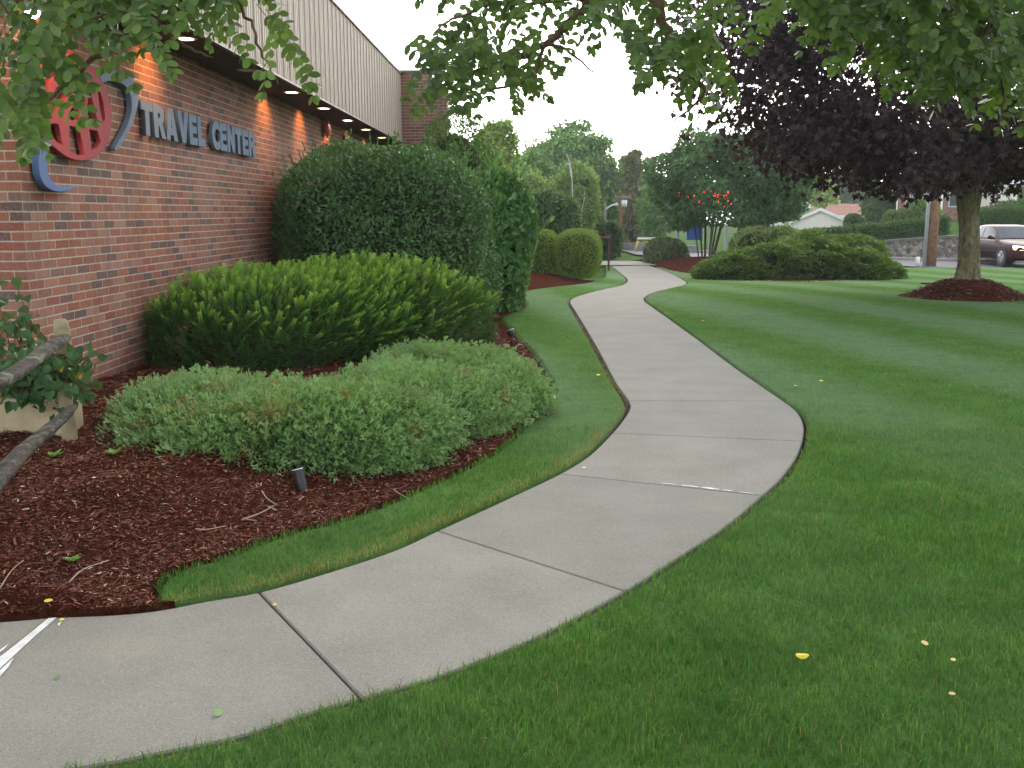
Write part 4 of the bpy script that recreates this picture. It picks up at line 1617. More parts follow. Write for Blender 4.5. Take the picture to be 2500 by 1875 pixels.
# ------------------------------------------------------------------ overhanging locust tree (its trunk stands beside the photographer)
M_LOC = leafmat("locust_leaflets", [(.018, .036, .008), (.030, .058, .011), (.050, .090, .017), (.085, .13, .025)], .45, .30, .35, 1.5, dry=((.30, .22, .03), .80, .83, 6.0), tcol=(.20, .34, .03))
M_LBARK = plain("locust_bark", (.13, .085, .055), .9, .15, 0, .4, 20, .6)
loc = thing("locust_tree", "green pinnate-leaved tree whose leafy branches hang into the top of the view", "tree", (3.5, .6, 0))
pts = crom([(3.5, .6, -.1), (3.48, .62, .5), (3.4, .7, 1.8), (3.3, .8, 3.3), (3.2, .9, 4.8)], 5)
V, f = tubes([(pts, np.linspace(.19, .10, len(pts)))], 14)
add_mesh("trunk", V, [(x, 0) for x in f], M_LBARK, loc, smooth=True)
limb_px = {
    "left": [[(3.3, .8, 3.3), (1.6, 1.8, 3.6), (-.2, 3.0, 3.5), P(470, -160, 3.7), P(443, 0, 3.75), P(389, 57, 3.8), P(253, 127, 3.85), P(150, 215, 3.8), P(60, 310, 3.8)],
             [P(427, 19, 3.75), P(330, 20, 3.7), P(240, 32, 3.7), P(120, 90, 3.65), P(40, 190, 3.6)],
             [P(470, -160, 3.7), P(560, -30, 3.7), P(610, 50, 3.65), P(645, 140, 3.6), P(680, 205, 3.6)],
             [P(389, 57, 3.8), P(450, 110, 3.75), P(520, 140, 3.7)]],
    "mid": [[(3.2, .9, 4.0), (2.4, 2.2, 3.9), (1.4, 3.6, 3.5), P(1470, -90, 4.5), P(1440, 0, 4.5), P(1330, 108, 4.5), P(1250, 150, 4.5), P(1165, 170, 4.45), P(1060, 210, 4.4)],
            [P(1330, 108, 4.5), P(1290, 190, 4.5), P(1140, 235, 4.45), P(1080, 290, 4.4)],
            [P(1470, -90, 4.5), P(1580, -20, 4.5), P(1612, 40, 4.5), P(1640, 105, 4.5), P(1685, 188, 4.5), P(1720, 225, 4.5), P(1640, 300, 4.45)],
            [P(1440, 0, 4.5), P(1200, 10, 4.4), P(1090, 60, 4.4), P(1060, 100, 4.35)],
            [P(1330, 108, 4.5), P(1400, 130, 4.45), P(1450, 190, 4.4)]],
    "right": [[(3.3, .8, 3.2), (2.9, 2.0, 3.3), P(2150, -120, 4.0), P(2268, 0, 4.1), P(2350, 26, 4.1), P(2420, 50, 4.15), P(2560, 150, 4.1)],
              [P(2350, 26, 4.1), P(2380, 140, 4.1), P(2340, 240, 4.1)],
              [P(2268, 0, 4.1), P(2200, 90, 4.1), P(2120, 150, 4.1)],
              [P(2150, -120, 4.0), P(2050, -20, 4.1), P(1990, 80, 4.15)],
              [P(2420, 50, 4.15), P(2450, 200, 4.1), P(2440, 300, 4.05)],
              [P(2420, 50, 4.15), P(2300, 190, 4.05), P(2220, 250, 4.0)]],
}
for side, ls in limb_px.items():
    for q in ls:
        pts = crom([tuple(v) for v in q], 5)
        pts[1:-1] += rng.normal(0, .006, pts[1:-1].shape)
        r0 = .035 if len(q) > 6 else .009
        V, f = tubes([(pts, np.linspace(r0, .003, len(pts)))], 6)
        add_mesh("branch", V, [(x, 0) for x in f], M_LBARK, loc, smooth=True)

regions = {
    "left": ([(-40, -60), (720, -60), (725, 30), (690, 60), (700, 215), (640, 195), (610, 130), (560, 150), (520, 160), (470, 120), (400, 160), (340, 190), (300, 160), (250, 150), (190, 200),
              (150, 250), (110, 330), (70, 400), (30, 385), (-40, 330)], 3.4, 4.1, 132),
    "mid": ([(1050, -60), (1800, -60), (1790, 60), (1770, 130), (1790, 190), (1810, 240), (1780, 280), (1740, 250), (1690, 290), (1620, 310), (1570, 320), (1590, 240), (1520, 220), (1460, 170),
             (1400, 190), (1300, 190), (1290, 270), (1265, 300), (1180, 300), (1150, 260), (1080, 300), (1010, 270), (1010, 230), (1070, 160), (1110, 90), (1060, 60)], 4.1, 4.9, 135),
    "right": ([(1880, -60), (2560, -60), (2560, 330), (2480, 330), (2450, 370), (2400, 300), (2330, 300), (2290, 230), (2200, 270), (2190, 220), (2120, 190), (2060, 150), (1990, 140), (1930, 120)], 3.6, 4.6, 215),
}
Lf = Leaves()
rach = []


def compound(p0, d, L, npair, nh):
    """one pinnate leaf: rachis with paired oval leaflets"""
    d = d / np.linalg.norm(d)
    u = np.linspace(.18, 1, npair)
    sag = np.array([0, 0, -1.0])
    pts = np.array([p0 + d * L * q + sag * L * .30 * q * q for q in np.concatenate([[0, .1], u])])
    rach.append((pts, np.linspace(.0016, .0007, len(pts))))
    pts = pts[2:]
    tg = unit(np.gradient(pts, axis=0))
    s = unit(np.cross(tg, nh))
    ls = rng.uniform(.036, .050) * (1 - .25 * np.abs(u - .55))
    pos, dd, sz = [], [], []
    for sg in (-1, 1):
        pos.append(pts)
        dd.append(unit(s * sg * .95 + tg * .45 + np.array([0, 0, -.35]) + rng.normal(0, .16, pts.shape)))
        sz.append(ls * rng.uniform(.85, 1.15, len(u)))
    pos.append(pts[-1:])
    dd.append(tg[-1:])
    sz.append(ls[-1:])
    pos, dd, sz = np.concatenate(pos), np.concatenate(dd), np.concatenate(sz)
    Lf.add(scatter(T_LEAFLET, pos, dd, np.broadcast_to(nh, pos.shape) + rng.normal(0, .3, pos.shape), sz))


for side, (poly, ya, yb, cnt) in regions.items():
    poly = np.array(poly, float)
    got = 0
    while got < cnt:
        px = rng.uniform(poly[:, 0].min(), poly[:, 0].max())
        py = rng.uniform(poly[:, 1].min(), poly[:, 1].max())
        if not in_poly(np.array([px]), np.array([py]), poly)[0]:
            continue
        p0 = np.array(P(px, py - 62, rng.uniform(ya, yb)))
        a = rng.uniform(0, 6.283)
        d = np.array([math.cos(a), math.sin(a) * .7, rng.uniform(-1.3, -.1)])
        L = rng.uniform(.20, .33)
        # the leaf hangs down from its twig: start it a little above the sampled spot
        compound(p0 - d / np.linalg.norm(d) * L * .4 + np.array([0, 0, .085]), d, L, int(rng.integers(8, 12)), unit(np.array([rng.normal(0, .6), rng.normal(0, .5) - .8, rng.uniform(.2, 1.0)])))
        got += 1
Lf.add(tubes(rach, 3), 1)
Lf.build("leaves", [M_LOC, plain("leaf_stalk", (.10, .14, .03), .7, .2)], loc)
# the rest of the crown, above and behind the photographer
Lv = Leaves()
nc = 420
cc = np.stack([rng.uniform(-1.8, 8.4, nc), rng.uniform(-4.5, 4.8, nc), rng.uniform(3.2, 6.6, nc)], 1)
cc = cc[(cc[:, 2] > 2.0 + .24 * cc[:, 1] + .8) & (((cc[:, 0] - 3.2) / 5.2) ** 2 + ((cc[:, 1] - .4) / 4.8) ** 2 + ((cc[:, 2] - 4.4) / 2.6) ** 2 < 1)]
k = np.repeat(np.arange(len(cc)), 150)
p = cc[k] + rng.normal(0, 1, (len(k), 3)) * np.array([.38, .38, .22])
p = p[p[:, 2] > 1.75 + .235 * np.maximum(p[:, 1], 0) + .35]
Lv.add(scatter(T_OVAL, p, rand_dirs(len(p)) + np.array([0, 0, -.4]), rand_dirs(len(p)) * .8 + UP, rng.uniform(.05, .075, len(p))))
Lv.build("crown", [M_LOC], loc)
for k in range(0, len(cc), 6):
    q = crom([(3.25, .85, 4.0), tuple((cc[k] + np.array([3.25, .85, 4.2])) / 2 + np.array([0, 0, .3])), tuple(cc[k])], 4)
    V, f = tubes([(q, np.linspace(.05, .012, len(q)))], 6)
    add_mesh("limb", V, [(x, 0) for x in f], M_LBARK, loc, smooth=True)

# ------------------------------------------------------------------ rail fence, timber planter and vine at the left
M_OLDWOOD = NT("weathered_lichen_wood")
t = M_OLDWOOD
o = t.obj()
mp = t.n("Mapping")
t.set(mp.inputs[0], o)
mp.inputs["Scale"].default_value = (1, .22, 1)
c = t.ramp(t.noise(mp.outputs[0], 34, 5, .7), [(.3, (.028, .024, .021)), (.5, (.080, .070, .060)), (.72, (.17, .155, .13))])
c = t.mix(t.maprange(t.noise(o, 9, 4), .58, .7, 0, .7), c, (.26, .29, .20))
t.bump(t.noise(mp.outputs[0], 60, 5, .7), 1.0, .02)
M_OLDWOOD = t.base(c, .95, .1)
M_POST = plain("pale_weathered_post", (.26, .21, .125), .9, .15, 0, .3, 9, .6)
M_PLANK = plain("pale_planter_timber", (.42, .34, .21), .85, .2, 0, .2, 5, .3)

pb = Vector((-2.78, 5.74, .17))
fence = thing("rail_fence", "weathered split rail fence with lichen-grey rails and a round-topped post", "fence", pb)


def rough_tube(a, b, r0, r1, n=14, segs=18, flat=.8, sd=0):
    r_ = np.random.default_rng(sd)
    a, b = np.array(a, float), np.array(b, float)
    ax = unit(b - a)
    s = unit(np.cross(ax, np.array([0, 0, 1.0])))
    w = np.cross(s, ax)
    ph = r_.uniform(0, 6.28, 8)
    V, fq = [], []
    for i in range(segs + 1):
        u = i / segs
        r = (r0 + (r1 - r0) * u) * (1 if 0 < i < segs else .75)
        c = a + (b - a) * u + s * .012 * math.sin(u * 7 + ph[0]) + w * .010 * math.sin(u * 9 + ph[1])
        for j in range(n):
            t_ = 2 * math.pi * j / n
            k = 1 + .10 * math.sin(3 * t_ + ph[2] + u * 2) + .07 * math.sin(5 * t_ + ph[3] - u * 5) + r_.normal(0, .03)
            V.append(c + (s * math.cos(t_) + w * math.sin(t_) * flat) * r * k)
    for i in range(segs):
        for j in range(n):
            fq.append((i * n + j, i * n + (j + 1) % n, (i + 1) * n + (j + 1) % n, (i + 1) * n + j))
    i = len(V)
    V += [a, b]
    tri = [(i, (j + 1) % n, j) for j in range(n)] + [(i + 1, segs * n + j, segs * n + (j + 1) % n) for j in range(n)]
    return np.array(V), [(np.array(fq), 0), (np.array(tri), 0)]


V, f = rough_tube((pb.x, pb.y, .0), (pb.x - .01, pb.y, .93), .043, .042, sd=1, flat=1.0)
add_mesh("post", V, f, M_POST, fence, smooth=True)
p2 = (-2.12, 3.30, .1)
V, f = rough_tube((p2[0], p2[1], -.05), (p2[0], p2[1], .80), .05, .048, sd=2, flat=1.0)
add_mesh("post", V, f, M_POST, fence, smooth=True)
for z, sd, ra_, rb_ in ((.815, 3, .036, .050), (.405, 4, .030, .058)):
    V, f = rough_tube((pb.x + .045, pb.y - .03, z), (p2[0] + .04, p2[1] - .2, z - .01), ra_, rb_, sd=sd)
    add_mesh("rail", V, f, M_OLDWOOD, fence, smooth=True)

pl = thing("planter_box", "low pale timber planter box behind the fence post", "planter", (-3.15, 5.9, .18))
for x0, x1, nm in ((-4.6, -3.31, "board"), (-3.30, -2.86, "board")):
    mb = MB()
    mb.box((x0, 5.86, .10), (x1, 5.93, .425))
    mb.build(nm, M_PLANK, pl, bevel=.008)
mb = MB()
mb.box((-2.93, 5.935, .10), (-2.86, 6.10, .42))
mb.build("side_board", M_PLANK, pl, bevel=.006)
mb = MB()
mb.box((-4.6, 5.935, .1), (-2.932, 6.1, .39))
mb.build("soil", M_SOIL, pl)

M_VINE = leafmat("vine_leaves", [(.012, .040, .012), (.024, .070, .020), (.042, .105, .032)], .5, .2, .25, 2.5, dry=((.40, .20, .02), .72, .75, 7), gain=1.2)
vine = thing("leafy_climber", "dark green heart-leaved plant tangled through the rail fence above the planter", "plant", (-3.0, 6.0, .3))
Lv = Leaves()
stems = []
VC = Leaves()
for k in range(46):
    s0 = np.array([rng.uniform(-3.5, -2.75), rng.uniform(5.9, 6.3), .35])
    e = np.array(P(rng.uniform(-20, 205), rng.uniform(865, 1005), rng.uniform(5.45, 5.95)))
    if k % 7 == 0:
        e = np.array(P(rng.uniform(-20, 55), rng.uniform(690, 820), rng.uniform(5.8, 6.2)))
    m_ = (s0 + e) / 2 + np.array([rng.normal(0, .08), rng.normal(0, .06), .14])
    q = crom([s0, m_, e], 6)
    stems.append((q, np.linspace(.006, .002, len(q))))
    nl = 15
    pp = q[rng.integers(3, len(q), nl)] + rng.normal(0, .045, (nl, 3))
    a = unit(rng.normal(0, .6, (nl, 3)) + np.array([.15, -.35, -.55]))
    Lv.add(scatter(T_HEART, pp, a, rng.normal(0, .35, (nl, 3)) + np.array([.15, -.6, .7]), rng.uniform(.045, .080, nl)))
Lv.build("foliage", [M_VINE], vine)
V, f = tubes(stems, 5)
add_mesh("stem", V, [(x, 0) for x in f], M_TWIG, vine)

# ------------------------------------------------------------------ small things on the mulch and lawn
M_BLACK = plain("black_plastic", (.012, .012, .013), .45, .45, 0, .15, 12)
M_RIM = plain("pale_lamp_rim", (.55, .57, .58), .3, .6, .3, .1, 10)


def on_mulch(px, py):
    p = G(px, py, .1)
    for _ in range(4):
        h = float(mulch_z(np.array([p.x]), np.array([p.y]))[0]) - float(terrain(p.x, p.y))
        p = G(px, py, h)
    return p


sp = on_mulch(738, 1192)
s1 = thing("garden_spotlight", "black tube garden spotlight leaning in mulch below the front juniper", "spotlight", sp, "garden spotlights")
d = Vector((-.26, .18, 1)).normalized()
mb = MB()
a = Vector(sp) - d * .02
pts = [a, a + d * .05, a + d * .125]
mb.tube(pts, [.026, .030, .031], 18, cap=True)
mb.build("housing", M_BLACK, s1, smooth=False)
mb = MB()
mb.tube([a + d * .1255, a + d * .129], [.031, .029], 18)
mb.build("lens", M_RIM, s1)
mb = MB()
mb.tube([a - d * .10, a - d * .005], [.004, .012], 8)
mb.build("stake", M_BLACK, s1)
sq = on_mulch(1250, 850)
s2 = thing("garden_spotlight", "small black spotlight with pale rim among the farthest low juniper by the lawn", "spotlight", sq, "garden spotlights")
d = Vector((-.35, .1, 1)).normalized()
a = Vector(sq) + Vector((0, 0, .14))
mb = MB()
mb.tube([a, a + d * .03, a + d * .07], [.03, .042, .044], 16)
mb.build("housing", M_BLACK, s2)
mb = MB()
mb.tube([a + d * .0705, a + d * .076], [.045, .042], 16)
mb.build("lens", M_RIM, s2)
mb = MB()
mb.tube([Vector(sq) - Vector((0, 0, .05)), a - d * .002], [.006, .01], 8)
mb.build("stake", M_BLACK, s2)

M_STONE = plain("white_quartz", (.55, .53, .52), .7, .4, 0, .2, 14, .5)


def stone(name, px, py, r, label, group=None, mat=M_STONE, sd=0, mulch=True):
    p = on_mulch(px, py) if mulch else G(px, py)
    r_ = np.random.default_rng(sd)
    b = bmesh.new()
    bmesh.ops.create_icosphere(b, subdivisions=3, radius=1)
    k = unit(r_.normal(size=(6, 3)))
    V = []
    for v in b.verts:
        q = np.array(v.co)
        f = 1 - .22 * np.max(np.maximum(k @ q - .5, 0)) * 2 + .05 * math.sin(q[0] * 5 + sd) * math.cos(q[1] * 4)
        V.append(tuple(q * f * np.array([r, r * .8, r * .65]) + np.array(p) + np.array([0, 0, r * .35])))
    F_ = np.array([[v.index for v in f.verts] for f in b.faces])
    b.free()
    o = add_mesh(name, np.array(V), [(F_, 0)], mat, loc=p)
    return tag(o, label, "stone", group)


stone("white_stone", 1341, 976, .052, "larger of two white stones at the edge of the lawn strip", "white stones by the juniper", sd=2)
stone("white_stone", 1325, 985, .038, "smaller of two white stones tucked under the juniper", "white stones by the juniper", sd=5)

# twigs lying on the mulch
M_DTWIG = plain("dry_twig", (.30, .22, .16), .85, .2, 0, .3, 40)


def twig(pxs, label, r=.0035, forks=()):
    pts = [on_mulch(*q) + Vector((0, 0, .014 + .006 * math.sin(i * 2.1))) for i, q in enumerate(pxs)]
    mb = MB()
    mb.tube(crom([tuple(p) for p in pts], 4), np.linspace(r, r * .55, (len(pts) - 1) * 4 + 1), 6)
    for fk in forks:
        pf = [on_mulch(*q) + Vector((0, 0, .012)) for q in fk]
        mb.tube(crom([tuple(p) for p in pf], 3), np.linspace(r * .7, r * .4, (len(pf) - 1) * 3 + 1), 5)
    o = mb.build("twig", M_DTWIG, loc=pts[0], smooth=True)
    return tag(o, label, "twig", "twigs lying on the mulch")


twig([(590, 1276), (620, 1268), (645, 1252), (670, 1240)], "forked pale twig lying on mulch between the spotlight and lawn strip", .005, [[(600, 1273), (628, 1277)]])
twig([(640, 1205), (652, 1225), (676, 1237)], "bent grey twig just below the black spotlight on mulch", .004)
twig([(478, 1298), (505, 1302), (553, 1288)], "short curved pale twig near the tip of the lawn strip", .004)
twig([(168, 1430), (205, 1400), (268, 1372)], "long straight grey twig on mulch above the white joint filler", .004)
twig([(0, 1445), (28, 1405), (58, 1372)], "thin dark twig on mulch at the left edge of the picture", .003)
twig([(960, 1200), (978, 1215), (1000, 1222)], "small dark twig at the mulch edge beside the narrow lawn strip", .003)

# fallen leaves
M_YL = leafmat("yellow_leaf", [(.45, .30, .02), (.60, .42, .04)], .5, .2, .3)
M_GL = leafmat("green_leaf", [(.06, .14, .04), (.12, .22, .05)], .5, .2, .3)
M_TL = leafmat("tan_leaf", [(.30, .20, .07), (.42, .30, .12)], .6, .1, .3)


def fallen(px, py, s, mat, label, z=.01, mulch=False, curl=.25):
    p = on_mulch(px, py) if mulch else G(px, py)
    p = p + Vector((0, 0, z))
    tv, tf = T_OVAL
    tv = tv.copy()
    tv[:, 2] = curl * (tv[:, 1] - .5) ** 2 + np.abs(tv[:, 0]) * .35
    tv[:, 0] *= 1.25
    a = rng.uniform(0, 6.28)
    V, fs = scatter((tv, tf), np.array([tuple(p)]), np.array([[math.cos(a), math.sin(a), .05]]), np.array([[rng.normal(0, .2), -.25, 1.0]]), s)
    o = add_mesh("fallen_leaf", V, [(f, 0) for f in fs], mat, loc=p)
    return tag(o, label, "leaf", "fallen leaves")


fallen(1940, 1628, .046, M_YL, "bright yellow leaf on the right-hand lawn, largest on the grass", .036, curl=.9)
fallen(2259, 1604, .036, M_TL, "dull yellow leaf on the lawn to the right of the bright yellow one", .042)
fallen(2322, 1634, .026, M_TL, "small tan leaf on dark grass near right edge of the lawn", .04)
fallen(2330, 1722, .024, M_TL, "pale curled leaf low on the dark right-hand grass", .04)
fallen(524, 1752, .040, M_GL, "single dark green leaf on the nearest concrete slab", .004)
fallen(142, 1660, .026, M_GL, "light green leaf scrap on the slab beside the white joint filler", .004)
fallen(157, 1513, .022, M_YL, "yellow leaf on the slab edge beside the white joint filler", .004)
fallen(675, 1480, .022, M_YL, "yellow leaf caught in the dark joint between slabs", .003)
fallen(1421, 1143, .030, M_YL, "yellow leaf on concrete near the inner edge of the bend", .004)
fallen(1470, 1240, .026, M_GL, "tiny green leaf scrap on the slab past the white cracked joint", .004)
fallen(108, 1475, .034, M_YL, "yellow leaf on mulch near the start of the path edge", .012, True)
fallen(66, 1248, .030, M_YL, "yellow leaf on the mulch at the left below the fence rail", .012, True)
fallen(1938, 952, .045, M_YL, "yellow leaf on the lawn just right of the path bend", .04)
fallen(2000, 940, .045, M_YL, "small yellow leaf farther right on the pale lawn stripe", .04)
fallen(1455, 926, .040, M_YL, "yellow leaf on the narrow lawn strip left of the path", .04)
fallen(1712, 790, .05, M_TL, "pale leaf on the far lawn beside the path", .04)

# small weeds in the mulch
M_WEED = leafmat("weed_leaves", [(.07, .16, .03), (.14, .25, .05)], .5, .3, .3)


def weed(px, py, s, label):
    p = on_mulch(px, py)
    n = 9
    a = np.linspace(0, 6.0, n) + rng.uniform(0, .5, n)
    dd = np.stack([np.cos(a), np.sin(a), rng.uniform(.4, 1.1, n)], 1)
    V, fs = scatter(T_HEART, np.array([tuple(p)] * n) + unit(dd) * .012, dd, np.array([[0, 0, 1.0]] * n) + rng.normal(0, .2, (n, 3)), s * rng.uniform(.7, 1.2, n))
    tag(add_mesh("weed", V, [(f, 0) for f in fs], M_WEED, loc=p), label, "weed", "weeds in the mulch")


weed(132, 1117, .045, "small green weed in mulch in front of the fence post")
weed(25, 1155, .06, "green weed in mulch under the lower fence rail, largest of the weeds")
weed(277, 1110, .035, "tiny weed beside the left tip of the front juniper")
weed(178, 1372, .03, "tiny yellow-green weed in the open mulch near the path")

# ------------------------------------------------------------------ utility poles and lamps
M_POLE = plain("brown_pole_wood", (.27, .155, .10), .9, .15, 0, .3, 7, .5)
M_POLE2 = plain("grey_pole_wood", (.24, .20, .16), .9, .15, 0, .3, 7, .4)
M_PIPE = plain("grey_conduit", (.42, .43, .46), .5, .4, 0, .12, 3)
M_WMETAL = plain("white_metal", (.70, .70, .68), .5, .4, 0, .08, 4)
M_GMETAL = plain("grey_metal", (.38, .40, .42), .45, .5, .4, .1, 4)

b = G(2272, 648)
pw = 11.0 * b.y / 2400
po = thing("utility_pole", "thick brown wooden utility pole with grey conduit beside the road near purple tree", "utility pole", b)
mb = MB()
mb.tube([b - Vector((0, 0, .3)), b + Vector((.02, 0, 4)), b + Vector((.05, 0, 9.5))], [pw * 1.12, pw, pw * .7], 18)
mb.build("pole", M_POLE, po, smooth=True)
mb = MB()
for k, r in ((0, .038), (1, .024)):
    x = b.x - pw - .05 - k * .07
    mb.tube([(x, b.y - .02, b.z - .1), (x, b.y - .02, b.z + 6 - k * 2)], r, 10)
mb.build("conduit", M_PIPE, po, smooth=True)
mb = MB()
z = P(2280, 432, b.y).z
mb.tube([(b.x - .12, b.y - pw - .16, z - .38), (b.x - .12, b.y - pw - .16, z + .02)], .15, 16)
mb.build("transformer", M_WMETAL, po, smooth=True)
mb = MB()
mb.tube([(b.x - pw - .3, b.y, b.z - .05), (b.x - pw - .3, b.y, b.z + .30)], .07, 10)
mb.build("white_marker", M_WMETAL, po, smooth=True)

b = G(1512, 622)
b = Vector((b.x, b.y, b.z))
po = thing("utility_pole", "distant brown utility pole with crossarm and white transformer at the path end", "utility pole", b, "far utility poles")
ztop = P(1517, 474, b.y).z
mb = MB()
mb.tube([b - Vector((0, 0, .3)), (b.x + .06, b.y, b.z + 2), (b.x + .09, b.y, ztop)], [.085, .075, .06], 12)
mb.build("pole", M_POLE, po, smooth=True)
mb = MB()
za = P(1517, 481, b.y).z
xa, xb = P(1500, 481, b.y).x, P(1541, 481, b.y).x
mb.box((xa, b.y - .12, za - .05), (xb, b.y - .07, za + .05))
for x in (xa + .05, xb - .05, b.x + .12):
    mb.tube([(x, b.y - .095, za + .051), (x, b.y - .095, za + .16)], [.03, .015], 8)
mb.build("crossarm", M_POLE2, po)
mb = MB()
xt = P(1523, 497, b.y).x
mb.tube([(xt, b.y - .22, P(1523, 505, b.y).z), (xt, b.y - .22, P(1523, 489, b.y).z)], .085 * b.y / 37 * 1.1, 14)
mb.build("transformer", M_WMETAL, po, smooth=True)

b3 = P(1500, 545, 62)
gz = float(terrain(b3.x, 62))
po = thing("utility_pole", "farthest thin grey utility pole with short crossarm behind the transformer pole", "utility pole", (b3.x, 62, gz), "far utility poles")
zt = P(1498, 511, 62).z
mb = MB()
mb.tube([(b3.x + .1, 62, gz - .2), (b3.x, 62, zt)], [.12, .09], 10)
mb.build("pole", M_POLE2, po, smooth=True)
mb = MB()
mb.box((b3.x - .35, 61.86, zt - .08), (b3.x + .25, 61.9, zt + .0))
mb.build("crossarm", M_POLE2, po)

# street lamp arm reaching out of the trees
yl = 44
q0, q1, q2, q3 = P(1477, 512, yl), P(1494, 501, yl), P(1502, 500, yl), P(1510, 500, yl)
gz = float(terrain(q0.x, yl))
sl = thing("street_lamp", "pale street lamp with angled arm reaching out from the trees", "street lamp", (q0.x, yl, gz))
mb = MB()
mb.tube([(q0.x, yl, gz - .1), (q0.x, yl, q0.z + .3)], [.09, .06], 10)
mb.build("pole", M_POLE2, sl, smooth=True)
mb = MB()
mb.tube(crom([tuple(q0), tuple(q1), tuple(q2)], 5), .035, 8)
mb.build("arm", M_WMETAL, sl, smooth=True)
mb = MB()
mb.tube([q2, q2.lerp(q3, .5) + Vector((0, 0, .01)), q3], [.05, .085, .03], 10)
mb.build("lamp_head", M_WMETAL, sl, smooth=True)

# yellow guy-wire guard
b = G(1549, 612)
tp = P(1557, 588, b.y)
M_YEL = plain("yellow_plastic", (.55, .42, .04), .5, .4, 0, .1, 4)
mb = MB()
mb.tube([b - Vector((0, 0, .1)), tp], .05, 8)
gd = mb.build("guy_wire_guard", M_YEL, loc=b, smooth=True)
tag(gd, "slanting yellow guy-wire guard standing beside the far road", "marker post")

# dark wooden sign frame by the path end
yf = bxy + 6
M_DKWOOD = plain("dark_red_brown_wood", (.085, .032, .026), .7, .3, 0, .25, 6)
g0 = P(1486, 600, yf)
fr_ = thing("wooden_frame", "dark red-brown timber post-and-beam frame behind the larger boxwood", "frame", (g0.x, yf, float(terrain(g0.x, yf))))


def pbox(name, px0, py0, px1, py1, y, dy, mat, parent, down=False):
    a, c = P(px0, py1, y), P(px1, py0, y)
    z0 = float(terrain(a.x, y)) - .05 if down else a.z
    mb = MB()
    mb.box((a.x, y - dy / 2, z0), (c.x, y + dy / 2, c.z))
    return mb.build(name, mat, parent, bevel=.008)


pbox("post", 1484, 583, 1489, 620, yf, .12, M_DKWOOD, fr_, True)
pbox("beam", 1432, 578.5, 1489.5, 582.5, yf + .005, .16, M_DKWOOD, fr_)
pbox("post", 1457, 576, 1466, 620, yf + .9, .12, M_DKWOOD, fr_, True)
pbox("beam", 1405, 571, 1463, 576, yf + .905, .16, M_DKWOOD, fr_)
pbox("side_beam", 1484, 611, 1489, 614, yf + .3, .5, M_DKWOOD, fr_)

# ------------------------------------------------------------------ far left: low wall, pale rail, bush
ya = 47
mb = MB()
p0, p1 = P(1516, 592, ya + 3), P(1600, 600, ya)
M_GREY = plain("grey_block_wall", (.22, .22, .23), .9, .2, 0, .25, 3, .3)
mb.hexa([(p0.x, p0.y, -.6), (p1.x + 2, p1.y, -.6), (p1.x + 2, p1.y + .3, -.6), (p0.x, p0.y + .3, -.6), (p0.x, p0.y, p0.z), (p1.x + 2, p1.y, p1.z), (p1.x + 2, p1.y + .3, p1.z), (p0.x, p0.y + .3, p0.z)])
o = mb.build("retaining_wall", M_GREY, loc=(p0.x, p0.y, -.1))
tag(o, "low grey retaining wall across the road beyond the transformer pole", "wall")
ra, rb = P(1556, 582, 52), P(1600, 584, 52)
rf = thing("rail_fence", "pale horizontal rail fence on the grass bank beyond the far road", "fence", (ra.x, 52, float(terrain(ra.x, 52))))
mb = MB()
mb.box((ra.x, 51.95, ra.z - .05), (rb.x, 52.05, ra.z + .05))
mb.build("rail", M_WMETAL, rf)
for q in (ra.x + .1, rb.x - .1):
    mb = MB()
    mb.box((q - .05, 52.051, float(terrain(q, 52)) - .2), (q + .05, 52.13, ra.z + .08))
    mb.build("post", M_POLE2, rf)
pp = P(1577, 593, 50)
M_YBUSH = leafmat("yellow_green_leaves", [(.12, .17, .02), (.20, .26, .03), (.30, .34, .05)], .6, .2, .2)
leafy_shrub("golden_bush", "small yellow-green bush on the grass bank past the road", "shrub", (pp.x, 50, float(terrain(pp.x, 50)) + .18), (.30, .3, .26), 2.2, .08, 4, 900, .08, T_QUAD, [M_YBUSH])

# ------------------------------------------------------------------ roadside sign with red display, seen through the multi-stem shrub
ys = LY0 + 4.0
sg = thing("roadside_sign", "lit roadside sign with red display dots, half hidden by the multi-stem shrub", "sign", (jx(1720, ys), ys, float(terrain(jx(1720, ys), ys))))
M_SIGNK = plain("black_display_panel", (.008, .008, .009), .4, .4, 0, .1, 4)
M_LED = emis("red_display_dots", (1.0, .02, .012), 5.0)
M_GAPGLOW = emis("white_gap_glow", (.95, .96, 1.0), .8)  # glow in place of the bright background behind the shrub
M_SBLUE = plain("blue_sign_face", (.04, .13, .45), .4, .4, 0, .08, 3)
pbox("display_panel", 1630, 458, 1790, 512, ys, .25, M_SIGNK, sg)
pbox("gap_glow_panel", 1665, 513, 1790, 547, ys, .24, M_GAPGLOW, sg)  # added glowing panel for the brightness seen between the branches
pbox("blue_panel", 1676, 552, 1715, 586, ys, .2, M_SBLUE, sg)
for a in (1650, 1768):
    pbox("post", a, 548, a + 8, 620, ys + .01, .14, M_GMETAL, sg, True)
mb = MB()
r5 = np.random.default_rng(3)
glyph = ["#.. .#. ### ###", "#.. #.# #.. .#.", "#.. ### ### .#.", "#.. #.# ..# .#.", "### #.# ### .#."]
for row in range(2):
    for cx_ in range(38):
        for cy_ in range(5):
            if r5.random() < (.42 if cx_ % 4 else 0):
                px_, py_ = 1634 + cx_ * 4.1, 466 + row * 22 + cy_ * 3.6
                c_ = P(px_, py_, ys - .135)
                e = .028
                mb.quad([(c_.x - e, c_.y, c_.z - e), (c_.x + e, c_.y, c_.z - e), (c_.x + e, c_.y, c_.z + e), (c_.x - e, c_.y, c_.z + e)])
mb.build("display_dots", M_LED, sg, fixn=False)

